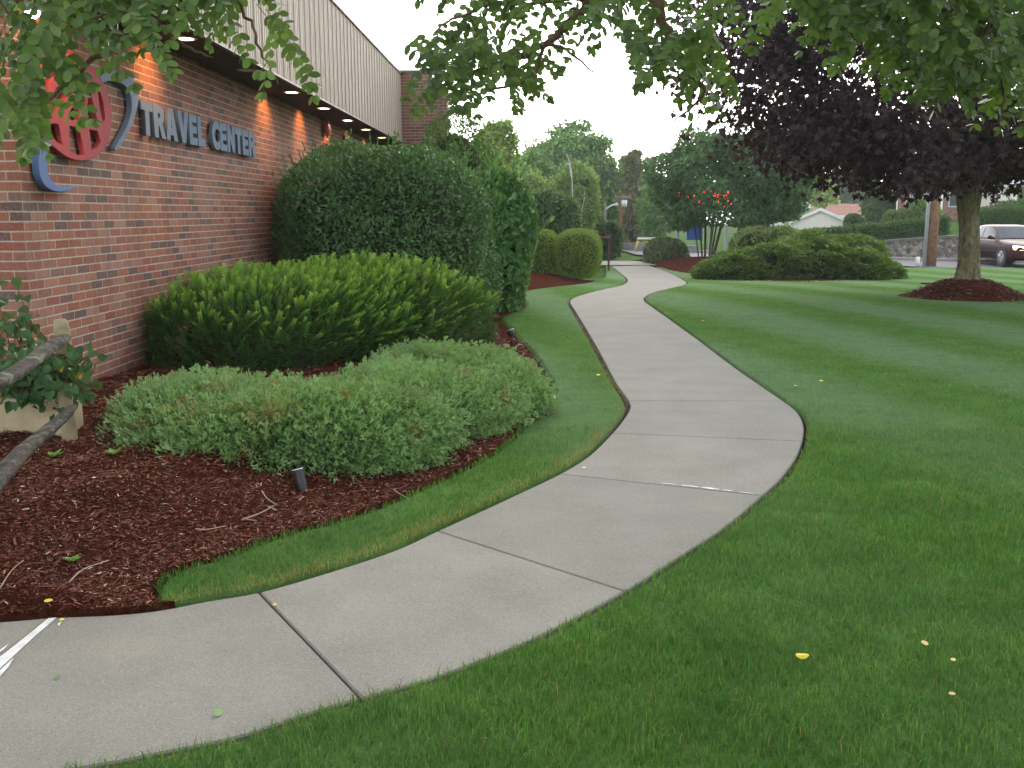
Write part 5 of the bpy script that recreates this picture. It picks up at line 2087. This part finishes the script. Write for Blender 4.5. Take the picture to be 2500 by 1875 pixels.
# ------------------------------------------------------------------ stone wall, clipped hedges and houses across the road
t = NT("fieldstone")
o = t.obj()
vo = t.n("TexVoronoi")
t.set(vo.inputs["Vector"], t.mix(.10, o, t.noise(o, 3, 2, color=True)))
vo.inputs["Scale"].default_value = 6.5
v2 = t.n("TexVoronoi", feature='DISTANCE_TO_EDGE')
t.set(v2.inputs["Vector"], t.mix(.10, o, t.noise(o, 3, 2, color=True)))
v2.inputs["Scale"].default_value = 6.5
sc_ = t.n("SeparateColor")
t.set(sc_.inputs[0], vo.outputs["Color"])
c = t.ramp(sc_.outputs[0], [(.0, (.10, .088, .078)), (.5, (.19, .165, .145)), (1, (.36, .32, .28))])
c = t.mix(t.maprange(v2.outputs["Distance"], .0, .06, 1, 0), c, (.09, .08, .07))
t.bump(v2.outputs["Distance"], .8, .05)
M_FIELD = t.base(c, .9, .2)
M_CAP = plain("stone_cap", (.13, .12, .115), .9, .2, 0, .2, 4)

yw = G(2182, 628).y
sw = thing("stone_wall", "grey fieldstone retaining wall with dark cap along the far side of the road", "wall", (jx(2300, yw), yw, -.2))
xs = [jx(1930, yw), jx(2124, yw), jx(2263, yw), jx(2340, yw), jx(2560, yw), jx(2800, yw)]
zs = [P(1930, 604, yw).z, P(2124, 593, yw).z, P(2263, 582, yw).z, P(2340, 577, yw).z, P(2560, 566, yw).z, P(2800, 560, yw).z]
mb = MB()
mb.prism([(x, yw, -1.0) for x in (xs[0], xs[-1])] + [(x, yw, z - .06) for x, z in zip(xs[::-1], zs[::-1])], (0, .5, 0))
mb.build("stonework", M_FIELD, sw)
mb = MB()
for k in range(5):
    a, c_ = (xs[k], zs[k]), (xs[k + 1], zs[k + 1])
    mb.hexa([(a[0], yw - .05, a[1] - .058), (c_[0] - .004, yw - .05, c_[1] - .058), (c_[0] - .004, yw + .55, c_[1] - .058), (a[0], yw + .55, a[1] - .058),
             (a[0], yw - .05, a[1] + .05), (c_[0] - .004, yw - .05, c_[1] + .05), (c_[0] - .004, yw + .55, c_[1] + .05), (a[0], yw + .55, a[1] + .05)])
mb.build("cap", M_CAP, sw)
# terrace behind the wall
xx = np.linspace(xs[0], xs[-1], 40)
rows = []
for k, y in enumerate(np.linspace(yw + .5, yw + 22, 14)):
    z = np.interp(xx, xs, zs) - .04 + .35 * sm((y - yw - 1) / 8) * sm((xx - xs[1]) / 4)
    z = z - 1.6 * sm((xs[1] * y / yw + .8 - xx) / 1.6)
    if k == 13:
        z = z - 1.5
    rows.append(np.column_stack([xx, np.full(40, y), z]))
sheet("terrace_lawn", rows, M_GROUND)

M_CLIP = leafmat("clipped_hedge_leaves", [(.018, .045, .012), (.030, .070, .018), (.048, .095, .025)], .6, .15, .2, 1.5)
g_h = "clipped hedges above the stone wall"


def hedge_block(px0, px1, pt0, pt1, y, label, depth=.8):
    x0, x1 = jx(px0, y), jx(px1, y)
    z0, z1 = P(px0, pt0, y).z, P(px1, pt1, y).z
    n = int(260 * (x1 - x0) * 6)
    Lv = Leaves()
    u, w = rng.random(n), rng.random(n)
    x = x0 + u * (x1 - x0)
    zt = z0 + u * (z1 - z0)
    zb_ = np.interp(x, xs, zs) - .05
    face = rng.random(n)
    p = np.where((face < .6)[:, None], np.stack([x, np.full(n, y), zb_ + w * (zt - zb_)], 1), np.stack([x, y + w * depth, zt], 1))
    sd = face > .9
    p[sd, 0] = np.where(rng.random(sd.sum()) < .5, x0, x1)
    p[sd, 1] = y + w[sd] * depth
    p[sd, 2] = zb_[sd] + rng.random(sd.sum()) * (np.where(p[sd, 0] == x0, z0, z1) - zb_[sd])
    nr = np.where((face < .6)[:, None], np.array([0, -1.0, 0]), np.array([0, 0, 1.0]))
    p = p + rng.normal(0, .035, p.shape)
    Lv.add(scatter(T_QUAD, p, unit(nr * .4 + rng.normal(0, .6, p.shape)), nr + rng.normal(0, .4, p.shape), rng.uniform(.07, .13, n)))
    e = .06
    V = [(x0 + e, y + e, -.3), (x1 - e, y + e, -.3), (x1 - e, y + depth - e, -.3), (x0 + e, y + depth - e, -.3), (x0 + e, y + e, z0 - e), (x1 - e, y + e, z1 - e), (x1 - e, y + depth - e, z1 - e), (x0 + e, y + depth - e, z0 - e)]
    Lv.add((np.array(V), [np.array([(0, 1, 5, 4), (1, 2, 6, 5), (2, 3, 7, 6), (3, 0, 4, 7), (4, 5, 6, 7)])]))
    o = Lv.build("clipped_hedge", [M_CLIP], loc=((x0 + x1) / 2, y, 0))
    tag(o, label, "hedge", g_h)


yh = yw + 1.0
hedge_block(1960, 2090, 566, 556.5, yh, "low left end of the clipped hedge, next to the cream gabled house")
hedge_block(2096, 2156, 555, 549, yh, "second clipped hedge block from the left above the stone wall")
hedge_block(2161, 2201, 548, 544, yh, "narrow clipped hedge block between two dark gaps above the stone wall")
hedge_block(2207, 2316, 543, 529, yh, "longest clipped hedge block, behind the brown utility pole")
hedge_block(2388, 2560, 512, 506, yh + 1, "tall clipped hedge block behind the dark red car", 1.0)
hedge_block(2440, 2620, 497, 484, yh + 4, "higher second clipped hedge behind the tall block over the car", 1.4)

# houses
M_CREAM = NT("cream_lap_siding")
t = M_CREAM
o = t.obj()
sx = t.n("SeparateXYZ")
t.set(sx.inputs[0], o)
fz = t.math('FRACT', t.math('MULTIPLY', sx.outputs[2], 7.0))
c = t.mix(t.maprange(fz, .0, .15, .45, 0), (.80, .75, .66), (.42, .38, .32))
t.bump(fz, .6, .02)
M_CREAM = t.base(c, .7, .25)
M_WHITE = plain("white_trim_paint", (.74, .73, .70), .6, .3, 0, .05, 3)
M_ROOFB = plain("brown_roof_shingles", (.24, .115, .075), .9, .15, 0, .3, 5, .3)
M_ROOFG = plain("blue_grey_roof_shingles", (.22, .27, .30), .85, .2, 0, .2, 4, .3)
M_ROOFD = plain("dark_slate_roof", (.045, .05, .065), .8, .25, 0, .2, 4)
M_WINDOW = plain("window_glass", (.06, .075, .09), .08, .6, 0, .15, 1)
M_WSIDE = plain("white_siding", (.66, .66, .64), .7, .25, 0, .06, 2)


def gable_house(name, label, px_apex, py_apex, px_e0, px_e1, py_e, y, depth, wallm, roofm, over=.25, group=None):
    """house with its gable end towards the viewer"""
    ap = P(px_apex, py_apex, y)
    e0, e1 = P(px_e0, py_e, y), P(px_e1, py_e, y)
    gz = float(terrain(ap.x, y)) - .3
    h = thing(name, label, "house", (ap.x, y, gz), group)
    th = .10
    mb = MB()
    mb.prism([(e0.x, y, gz), (e1.x, y, gz), (e1.x, y, e1.z), (ap.x, y, ap.z - th), (e0.x, y, e0.z)], (0, depth, 0))
    mb.build("wall", wallm, h)
    sl = (ap.z - e1.z) / (e1.x - ap.x)
    sl0 = (ap.z - e0.z) / (ap.x - e0.x)
    for sgn, e, s_ in ((1, e1, sl), (-1, e0, sl0)):
        mb = MB()
        ox, oz = e.x + sgn * over, e.z - s_ * over + .0
        mb.prism([(ap.x, y - over, ap.z - th + .004), (ox, y - over, oz - th + .10), (ox, y - over, oz + .10), (ap.x, y - over, ap.z + .07)], (0, depth + 2 * over, 0))
        mb.build("roof", roofm, h)
        mb = MB()
        mb.prism([(ap.x, y - over - .03, ap.z - th - .06), (ox, y - over - .03, oz - .08), (ox, y - over - .03, oz + .09), (ap.x, y - over - .03, ap.z + .06)], (0, .027, 0))
        mb.build("rake_board", M_WHITE, h)
        mb = MB()
        mb.tube([(e.x + sgn * .06, y - .06, gz), (e.x + sgn * .06, y - .06, e.z - .35), (ox, y - .12, oz - .05)], .05, 8)
        mb.build("downpipe", M_WHITE, h, smooth=True)
    h.rotation_euler.z = -math.atan2(h.location.x, h.location.y)      # turned square to the road
    return h


gable_house("cream_house", "small cream gabled house with white roof edges behind the junipers", 2004, 509, 1938, 2067, 540, 68, 9, M_CREAM, M_ROOFG)


def slab_house(name, label, px0, px1, py_ridge, py_eave, py_base, y, wallm, roofm, wins=(), depth=8, group=None, chim=None):
    """house with its long side towards the viewer"""
    a, c_ = P(px0, py_eave, y), P(px1, py_eave, y)
    zr = P(px0, py_ridge, y + depth / 2).z
    gz = min(P(px0, py_base, y).z, float(terrain(a.x, y)) - .2)
    h = thing(name, label, "house", ((a.x + c_.x) / 2, y, gz), group)
    mb = MB()
    mb.prism([(a.x, y, gz), (a.x, y, a.z), (a.x, y + depth / 2, zr - .12), (a.x, y + depth, a.z), (a.x, y + depth, gz)], (c_.x - a.x, 0, 0))
    mb.build("wall", wallm, h)
    mb = MB()
    mb.prism([(a.x - .3, y - .35, a.z - .05), (a.x - .3, y - .35, a.z + .07), (a.x - .3, y + depth / 2, zr + .06), (a.x - .3, y + depth + .35, a.z + .07), (a.x - .3, y + depth + .35, a.z - .05), (a.x - .3, y + depth / 2, zr - .07)],
             (c_.x - a.x + .6, 0, 0))
    mb.build("roof", roofm, h)
    mb = MB()
    mb.box((a.x - .32, y - .39, a.z - .10), (c_.x + .32, y - .353, a.z + .08))
    mb.build("gutter", M_WHITE, h)
    for (x0, y0, x1, y1, m) in wins:
        p0, p1 = P(x0, y1, y), P(x1, y0, y)
        mb = MB()
        w = .07
        for q in (((p0.x - w, y - .05, p0.z - w), (p1.x + w, y - .003, p0.z - .001)), ((p0.x - w, y - .05, p1.z + .001), (p1.x + w, y - .003, p1.z + w)),
                  ((p0.x - w, y - .05, p0.z), (p0.x - .001, y - .003, p1.z)), ((p1.x + .001, y - .05, p0.z), (p1.x + w, y - .003, p1.z))):
            mb.box(*q)
        wf = mb.build("window", M_WHITE if m else M_GMETAL, h)
        mb = MB()
        mb.box((p0.x, y - .02, p0.z), (p1.x, y - .004, p1.z))
        mb.build("pane", M_WHITE if m == 2 else M_WINDOW, wf)
    return h


slab_house("brown_roofed_house", "low house with a long brown shingle roof behind the cream house", 1990, 2116, 499, 528, 560, 92, M_BRICK, M_ROOFB)
slab_house("white_house", "distant white house with dark slate roof on the rise above the brown roof", 1945, 2034, 462, 483, 506, 180, M_WSIDE, M_ROOFD, [(2003, 487, 2008, 493, 0)], 9)
slab_house("white_house", "distant pale house half hidden in trees to the right of the dark-roofed one", 2044, 2074, 474, 486, 500, 190, M_WSIDE, M_ROOFG, [], 9)
slab_house("white_house", "low white house seen between stems of the multi-stem shrub", 1830, 1900, 528, 546, 580, 62, M_WSIDE, M_ROOFG, [(1868, 550, 1876, 560, 0)], 7)
bh = slab_house("red_brick_house", "red brick house with blue-grey roof and white gable behind the hedge and pole", 2200, 2366, 447, 462, 590, yw + 12, M_BRICK, M_ROOFG,
                [(2217, 473, 2225, 502, 0), (2232, 473, 2246, 491, 0), (2256, 474, 2267, 488, 2), (2315, 472, 2343, 503, 0)], 9)
yb = yw + 12
mb = MB()
g1, g2, g3 = P(2248, 459, yb - .6), P(2322, 459, yb - .6), P(2285, 418, yb - .6)
mb.prism([(g1.x, g1.y, g1.z), (g2.x, g2.y, g2.z), (g3.x, g3.y, g3.z)], (0, 4.5, 0))
mb.build("gable", M_WSIDE, bh)
slab_house("pale_sided_house", "pale lap-sided house to the right of the purple tree trunk", 2378, 2480, 440, 452, 560, yw + 13, M_CREAM, M_ROOFG, [(2432, 474, 2442, 486, 1)], 8)

for h_ in list(SC.collection.objects):
    if h_.type == 'EMPTY' and h_.get("category") == "house" and not h_.name.startswith("cream"):
        h_.rotation_euler.z = -math.atan2(h_.location.x, h_.location.y)

# white posts in the garden in front of the brick house
pf = thing("white_post_frame", "pair of white garden posts joined by a top rail left of the brick house", "post", (jx(2190, yw + 6), yw + 6, .6))
yp = yw + 6
pbox("post", 2187, 455, 2192, 560, yp, .10, M_WHITE, pf, True)
pbox("post", 2210.5, 462, 2214, 560, yp + .01, .08, M_WHITE, pf, True)
pbox("rail", 2186, 460, 2216, 464, yp - .1, .08, M_WHITE, pf)
wp_ = pbox("white_pole", 2296, 466, 2300, 560, yp, .10, M_WHITE, None, True)

tag(wp_, "single white garden post just right of the brown utility pole", "post")

# ------------------------------------------------------------------ trees beyond
M_TG = leafmat("tree_leaves_mid", [(.028, .062, .016), (.055, .110, .028), (.095, .165, .045)], .6, .2, .2, .35, gain=2.3)
M_TD = leafmat("tree_leaves_dark", [(.014, .038, .012), (.028, .066, .020), (.050, .098, .030)], .6, .2, .2, .35, gain=2.0)
M_TY = leafmat("tree_leaves_yellow_green", [(.070, .110, .022), (.115, .170, .035), (.18, .235, .060)], .6, .3, .2, .35, gain=2.3)
M_TB = leafmat("birch_leaves", [(.045, .085, .024), (.085, .135, .038), (.13, .180, .055)], .6, .3, .2, .4, gain=2.3)
M_SPR = leafmat("spruce_needles", [(.022, .034, .014), (.050, .055, .022), (.10, .075, .032)], .7, .2, .1, .35, gain=3.6)
M_BIRCHB = plain("white_birch_bark", (.50, .47, .42), .8, .2, 0, .3, 5)


def tree(name, label, px, y, py_top, px_half, py_low, mat, n_cl=70, per=110, leaf=.16, trunk=.16, bark=None, group=None, droop=0.0, squash=.8, trunks=1, bare=None, dens=1.9):
    x = jx(px, y)
    gz = float(terrain(x, y))
    top, low = P(px, py_top, y).z, P(px, py_low, y).z
    rx_ = px_half * y / 2400
    rz_ = (top - low) / 2
    c = np.array([x, y, (top + low) / 2])
    h = thing(name, label, "tree", (x, y, gz), group)
    bark = bark or M_BARK
    wob = Wob(.8 / max(rx_, 1) * 3)
    d = rand_dirs(n_cl)
    rr = rng.uniform(.25, 1, n_cl) ** .45
    cc = c + d * np.array([rx_, rx_ * .85, rz_]) * (rr * (1 + .16 * wob(d * rx_)))[:, None] * .90
    k = np.repeat(np.arange(len(cc)), int(per * dens))
    sg = np.array([rx_, rx_, rx_ * squash]) * .135
    off = rng.normal(0, 1, (len(k), 3)) * sg
    off[:, 2] -= droop * np.abs(rng.normal(0, 1, len(k))) * rx_ * .3
    p = cc[k] + off
    p[:, 2] = np.maximum(p[:, 2], gz + .1)
    nr = unit(off + (cc[k] - c) * .4)
    a = unit(nr * .5 + np.array([0, 0, -.3 - droop]) + rng.normal(0, .6, p.shape))
    Lv = Leaves()
    Lv.add(scatter(T_QUAD, p, a, nr * .8 + np.array([0, 0, .3]) + rng.normal(0, .6, p.shape), rng.uniform(.6, 1.3, len(p)) * leaf * 1.2))
    Lv.build("crown", [mat], h)
    for q in range(trunks):
        ox = (q - (trunks - 1) / 2) * rx_ * .35
        tp = [(x + ox * .3, y, gz - .2), (x + ox * .7, y + .1, gz + (c[2] - gz) * .6), (x + ox + rng.normal(0, .15), y, c[2] + rz_ * .55)]
        pts = crom(tp, 6)
        paths = [(pts, np.linspace(trunk, trunk * .3, len(pts)))]
        for m in range(7):
            s_ = pts[5 + m]
            e = cc[rng.integers(0, len(cc))]
            paths.append((crom([s_, (s_ + e) / 2 + np.array([0, 0, .2]), e], 3), np.linspace(trunk * .4, trunk * .12, 7)))
        V, f = tubes(paths, 7)
        add_mesh("trunk", V, [(z, 0) for z in f], bark, h, smooth=True)
    if bare:
        V, f = tubes(bare, 6)
        add_mesh("bare_branch", V, [(z, 0) for z in f], M_BIRCHB, h, smooth=True)
    return h


g_t = "trees beyond the end of the building"
tree("leafy_tree", "yellow-green tree at the left, next to the conical evergreen", 1205, 44, 283, 62, 560, M_TY, 110, 120, .17, group=g_t)
tree("leafy_tree", "tallest round green tree behind the birches, with domed top against sky", 1385, 66, 308, 122, 560, M_TG, 170, 150, .26, .3, group=g_t, squash=.55)
tree("leafy_tree", "mid green tree between the yellow-green tree and the domed tree", 1285, 52, 372, 75, 600, M_TG, 110, 120, .19, group=g_t)
bq = 39
bare1 = [(crom([P(1408, 580, bq), P(1399, 500, bq), P(1396, 430, bq), P(1392, 400, bq), P(1382, 373, bq)], 4), np.linspace(.026, .010, 17)),
         (crom([P(1397, 440, bq), P(1390, 403, bq), P(1381, 400, bq)], 4), np.linspace(.03, .012, 9)),
         (crom([P(1420, 600, bq), P(1420, 520, bq), P(1428, 480, bq), P(1425, 455, bq)], 4), np.linspace(.02, .009, 13))]
tree("birch_tree", "drooping light green birch with bare white upper trunk showing in front", 1402, 40, 372, 62, 600, M_TB, 120, 110, .11, .10, M_BIRCHB, g_t, .7, bare=bare1)
bare2 = [(crom([P(1262, 600, 40), P(1260, 500, 40), P(1255, 430, 40)], 5), np.linspace(.05, .025, 11)), (crom([P(1272, 600, 40), P(1274, 480, 40), P(1272, 425, 40)], 5), np.linspace(.04, .02, 11))]
tree("birch_tree", "pale drooping birch with thin tan stems behind the rhododendron", 1290, 41, 395, 70, 610, M_TB, 110, 110, .11, .07, M_BIRCHB, g_t, .6, bare=bare2)
tree("round_bush", "large rounded dark green bush behind the clipped boxwoods", 1350, 33, 462, 62, 600, M_TD, 100, 120, .12, .1, group=g_t)
tree("leafy_tree", "dark green tree beside the far utility pole", 1462, 50, 455, 50, 628, M_TD, 110, 120, .17, group=g_t, droop=.2)
tree("leafy_tree", "small dark green tree low beside the wooden frame", 1480, 42, 535, 32, 635, M_TD, 70, 110, .14, group=g_t)
tree("leafy_tree", "green tree just left of the multi-stem shrub at the far roadside", 1600, 58, 425, 45, 600, M_TG, 90, 110, .19, group=g_t)


def spruce(label, px, y, py_top, px_half, py_low, mat):
    x = jx(px, y)
    gz = float(terrain(x, y))
    top, low = P(px, py_top, y).z, P(px, py_low, y).z
    R = px_half * y / 2400
    h = thing("spruce_tree", label, "tree", (x, y, gz), "spruces by the far road")
    Lv = Leaves()
    nb = 260
    u = rng.random(nb) ** .8
    a = rng.uniform(0, 6.283, nb)
    L = R * (.12 + .88 * u) * rng.uniform(.75, 1.1, nb)
    z0 = top - (top - low) * u
    m = 46
    s = rng.random((nb, m)) ** .7
    px_ = x + (np.cos(a) * L)[:, None] * s
    py_ = y + (np.sin(a) * L)[:, None] * s
    pz_ = z0[:, None] - .28 * L[:, None] * s + .10 * L[:, None] * s * s
    p = np.stack([px_, py_, pz_], -1).reshape(-1, 3)
    ta = np.repeat(a, m)
    p += rng.normal(0, .10, p.shape) * np.array([1, 1, .7])
    d = np.stack([np.cos(ta), np.sin(ta), np.full(len(ta), -.5)], 1) + rng.normal(0, .45, p.shape)
    Lv.add(scatter(T_QUAD, p, d, UP + rng.normal(0, .5, p.shape), rng.uniform(.16, .34, len(p))))
    Lv.build("crown", [mat], h)
    V, f = tubes([(np.array([[x, y, gz - .2], [x, y, (gz + top) / 2], [x, y, top - .1]]), (.22, .14, .03))], 9)
    add_mesh("trunk", V, [(q, 0) for q in f], M_BARK, h, smooth=True)


spruce("tall brownish spruce with sparse needles behind the transformer pole", 1545, 64, 366, 56, 588, M_SPR)
spruce("slimmer brownish spruce to the left of the tall one behind the pole", 1524, 70, 380, 40, 590, M_SPR)
spruce("spruce partly hidden by the left side of the multi-stem shrub", 1578, 68, 385, 46, 590, M_SPR)

g_r = "trees around the houses across the road"
M_TY2 = M_TY
tree("leafy_tree", "dark tree between the brown-roofed house and the brick house", 2150, yw + 20, 455, 42, 560, M_TD, 100, 110, .20, group=g_r)
tree("leafy_tree", "dark green tree behind the white posts of the brick house", 2185, yw + 26, 420, 30, 540, M_TD, 80, 110, .20, group=g_r)
tree("leafy_tree", "dark tree behind the brown roof under the purple leaves", 2090, 120, 425, 60, 515, M_TD, 110, 110, .36, group=g_r)
tree("leafy_tree", "yellow-green tree above the cream house", 1998, 84, 438, 34, 500, M_TY2, 80, 100, .25, group=g_r)
tree("leafy_tree", "far green tree behind the distant white houses", 2040, 230, 432, 70, 500, M_TG, 100, 110, .6, group=g_r)
tree("leafy_tree", "tall far tree left of the distant white house", 1900, 200, 425, 75, 520, M_TG, 100, 110, .55, group=g_r)
tree("leafy_tree", "green tree behind the pale-sided house at the right", 2440, yw + 30, 400, 90, 520, M_TG, 120, 110, .25, group=g_r)
tree("leafy_tree", "tree behind the brick house roof", 2300, yw + 34, 385, 70, 520, M_TG, 110, 110, .26, group=g_r)
leafy_shrub("garden_shrub", "round dark shrub at the right corner of the cream house", "shrub", (jx(2085, yw + 9), yw + 9, P(2085, 545, yw + 9).z), (.50, .5, P(2085, 518, yw + 9).z - P(2085, 545, yw + 9).z), 2.2, .12, 3, 2500, .12, T_QUAD, [M_TD], group=g_r)
for px_, top_, half_, lab, mt__ in ((2240, 486, 26, "rounded green shrub under the brick house windows", M_TG), (2172, 514, 20, "small olive shrub by the white post frame", M_BUSH), (2207, 508, 20, "low olive-green shrub between the white posts and brick house", M_BUSH), (2275, 500, 18, "yellowish shrub just left of the brown utility pole", M_TY)):
    yq = yw + 5
    zt_ = P(px_, top_, yq).z
    zb_ = P(px_, 560, yq).z
    leafy_shrub("garden_shrub", lab, "shrub", (jx(px_, yq), yq, (zt_ + zb_) / 2), (half_ * yq / 2400, .6, (zt_ - zb_) / 2), 2.2, .14, 3, 2600, .12, T_QUAD, [mt__], group="garden shrubs by the brick house")

# ------------------------------------------------------------------ the car
M_CAR = NT("dark_red_car_paint")
t = M_CAR
t.base((.042, .006, .009), .42, .10)
t.b.inputs["Coat Weight"].default_value = .05
t.b.inputs["Coat Roughness"].default_value = .06
M_CAR = t.mat
M_TYRE = plain("tyre_rubber", (.018, .018, .019), .85, .2, 0, .15, 12)
M_ALLOY = plain("alloy_wheel", (.45, .45, .46), .35, .5, .7, .05, 6)
M_CGLASS = plain("car_window_glass", (.05, .065, .075), .12, .35, 0, .08, 3)
M_HEAD = emis("headlight", (1.0, .80, .55), 2.2)
wheel_at = G(2447, 650)
car = thing("parked_car", "x", "car", (0, 0, 0))
car.name = "dark_red_car"
car["label"] = "dark red sedan with lit headlights driving past on the road at the right"
HD = math.radians(-90)
# car space: x forward, y left, z up; length 4.7
W2 = .88


def body_sec(x, hw, zb_, zs_, zt):
    """half section from sill to bonnet/deck level, mirrored"""
    pts = [(hw * .90, zb_), (hw * .99, zb_ + .12), (hw, (zb_ + zs_) / 2 + .05), (hw * .97, zs_), (hw * .88, zt), (hw * .45, zt + .025)]
    full = pts + [(-a, b) for a, b in pts[::-1]]
    return [(x, a, b) for a, b in full]


secs = [body_sec(2.34, .60, .34, .55, .60), body_sec(2.27, .74, .26, .60, .68), body_sec(2.05, .83, .22, .66, .76), body_sec(1.55, .87, .22, .72, .83), body_sec(1.05, .88, .22, .80, .90),
        body_sec(.6, .88, .22, .84, .93), body_sec(-.3, .88, .22, .86, .94), body_sec(-1.2, .88, .22, .87, .96), body_sec(-1.75, .87, .24, .86, .97), body_sec(-2.15, .82, .28, .80, .95), body_sec(-2.34, .72, .36, .74, .90)]
mb = MB()
n = len(secs[0])
for s_ in secs:
    mb.v += s_
for k in range(len(secs) - 1):
    for j in range(n):
        mb.f.append((k * n + j, k * n + (j + 1) % n, (k + 1) * n + (j + 1) % n, (k + 1) * n + j))
        mb.m.append(0)
mb.f.append(tuple(range(n)))
mb.f.append(tuple(range((len(secs) - 1) * n, len(secs) * n)))
mb.m += [0, 0]
gh = [(1.00, .74, .90, .905), (.25, .62, .92, 1.36), (-.15, .62, .93, 1.42), (-.9, .61, .94, 1.41), (-1.25, .58, .94, 1.33), (-1.85, .66, .95, .965)]
i0 = len(mb.v)
for x, hw, zb_, zt in gh:
    wb = .80
    mb.v += [(x, wb, zb_), (x, hw + (wb - hw) * .45, zb_ + (zt - zb_) * .55), (x, hw, zt - .03), (x, hw * .55, zt), (x, -hw * .55, zt), (x, -hw, zt - .03), (x, -(hw + (wb - hw) * .45), zb_ + (zt - zb_) * .55), (x, -wb, zb_)]
for k in range(len(gh) - 1):
    for j in range(7):
        mb.f.append((i0 + k * 8 + j, i0 + k * 8 + j + 1, i0 + (k + 1) * 8 + j + 1, i0 + (k + 1) * 8 + j))
        mb.m.append(0)


def lerp_gh(x, j):
    for a, b in zip(range(len(gh) - 1), range(1, len(gh))):
        if gh[b][0] <= x <= gh[a][0]:
            t_ = (x - gh[a][0]) / (gh[b][0] - gh[a][0])
            pa, pb_ = Vector(mb.v[i0 + a * 8 + j]), Vector(mb.v[i0 + b * 8 + j])
            return pa.lerp(pb_, t_)


for s_ in (1, -1):     # wheel-arch shadows are black discs set on the body sides
    pass
CARM = Matrix.Rotation(HD, 4, 'Z')
fw = Vector((1.42, W2 - .1, 0))
org = wheel_at - (CARM @ Vector((1.42, -W2 + .08, 0)))
car.location = (org.x, org.y, float(terrain(wheel_at.x, wheel_at.y)))
car.rotation_euler = (0, 0, HD)


def carpart(m, name, mat, parent=None, **kw):
    o = m.build(name, mat, None, **kw)
    o.parent = parent or car
    return o


body = carpart(mb, "body", M_CAR, smooth=True)
for s_, jb in ((1, (0, 1, 2)), (-1, (7, 6, 5))):
    for xa, xb in ((.62, -.32), (-.40, -1.22), (-1.28, -1.58)):
        wmb = MB()
        pts = []
        for x in np.linspace(xa, xb, 5):
            lo, mi, hi = lerp_gh(x, jb[0]), lerp_gh(x, jb[1]), lerp_gh(x, jb[2])
            off = Vector((0, .006 * s_, .002))
            pts.append((lo.lerp(mi, .12) + off, mi + off, mi.lerp(hi, .82) + off))
        for k in range(4):
            for r in range(2):
                wmb.quad([pts[k][r], pts[k + 1][r], pts[k + 1][r + 1], pts[k][r + 1]])
        carpart(wmb, "side_window", M_CGLASS, fixn=False)
for nm, a, b, t0, t1, dz in (("windscreen", 0, 1, .12, .93, .012), ("rear_window", 5, 4, .15, .93, .012)):
    wmb = MB()
    A = [Vector(mb.v[i0 + a * 8 + j]) for j in range(8)]
    B = [Vector(mb.v[i0 + b * 8 + j]) for j in range(8)]
    nrm = Vector(((1 if a == 0 else -1) * .012, 0, .012))
    for j in (2, 3, 4):
        q = [A[j].lerp(B[j], t0) + nrm, A[j + 1].lerp(B[j + 1], t0) + nrm, A[j + 1].lerp(B[j + 1], t1) + nrm, A[j].lerp(B[j], t1) + nrm]
        wmb.quad(q)
    carpart(wmb, nm, M_CGLASS, fixn=False)
for sx_ in (1.42, -1.38):
    for s_ in (1, -1):
        wmb = MB()
        yo = s_ * (W2 - .10)
        wmb.tube([(sx_, yo - s_ * .10, .32), (sx_, yo - s_ * .085, .32), (sx_, yo + s_ * .085, .32), (sx_, yo + s_ * .10, .32)], [.29, .32, .32, .28], 26)
        wh = carpart(wmb, "wheel", M_TYRE, smooth=False)
        rm = MB()
        yr = yo + s_ * .101
        rm.tube([(sx_, yr, .32), (sx_, yr + s_ * .012, .32)], [.215, .20], 24)
        for k in range(7):
            a = 2 * math.pi * k / 7
            rm.tube([(sx_ + .03 * math.cos(a), yr + s_ * .014, .32 + .03 * math.sin(a)), (sx_ + .19 * math.cos(a), yr + s_ * .014, .32 + .19 * math.sin(a))], [.03, .02], 6)
        carpart(rm, "rim", M_ALLOY, wh)
        am = MB()
        am.tube([(sx_, s_ * (W2 - .25), .34), (sx_, s_ * (W2 + .004), .34)], .375, 26)
        carpart(am, "wheel_arch_shade", M_BLACK)  # black disc stands in for the shade inside the arch
for s_ in (1, -1):
    hm = MB()
    hm.prism([(2.12, s_ * .80, .60), (2.30, s_ * .62, .57), (2.33, s_ * .45, .57), (2.30, s_ * .45, .70), (2.22, s_ * .62, .71), (2.06, s_ * .80, .72)], (.025, s_ * .02, .012))
    carpart(hm, "headlight", M_HEAD)
    mm = MB()
    mm.tube([(.66, s_ * .82, .95), (.64, s_ * .93, .98), (.62, s_ * 1.02, 1.0)], [.03, .075, .06], 10)
    carpart(mm, "door_mirror", M_CAR, smooth=True)
    tm = MB()
    tm.box((-1.05, s_ * .885 - .008, .50), (1.02, s_ * .885 + .008, .535))
    carpart(tm, "side_trim", M_BLACK)
bm_ = MB()
bm_.box((2.20, -.72, .30), (2.38, .72, .44))
carpart(bm_, "front_bumper", M_CAR, bevel=.03)
gm = MB()
gm.box((2.30, -.40, .50), (2.352, .40, .62))
carpart(gm, "grille", M_BLACK)

# ------------------------------------------------------------------ light evening haze
t = bpy.data.materials.new("haze")
t.use_nodes = True
nt = t.node_tree
nt.nodes.remove(nt.nodes["Principled BSDF"])
vol = nt.nodes.new("ShaderNodeVolumePrincipled")
vol.inputs["Color"].default_value = (.93, .95, .97, 1)
vol.inputs["Density"].default_value = .0007
vol.inputs["Anisotropy"].default_value = .2
nt.links.new(vol.outputs[0], nt.nodes["Material Output"].inputs["Volume"])
mb = MB()
mb.box((-90, -40, -6), (140, 290, 34))
hz = mb.build("haze", t)
hz["kind"] = "stuff"
cy.volume_bounces = 0
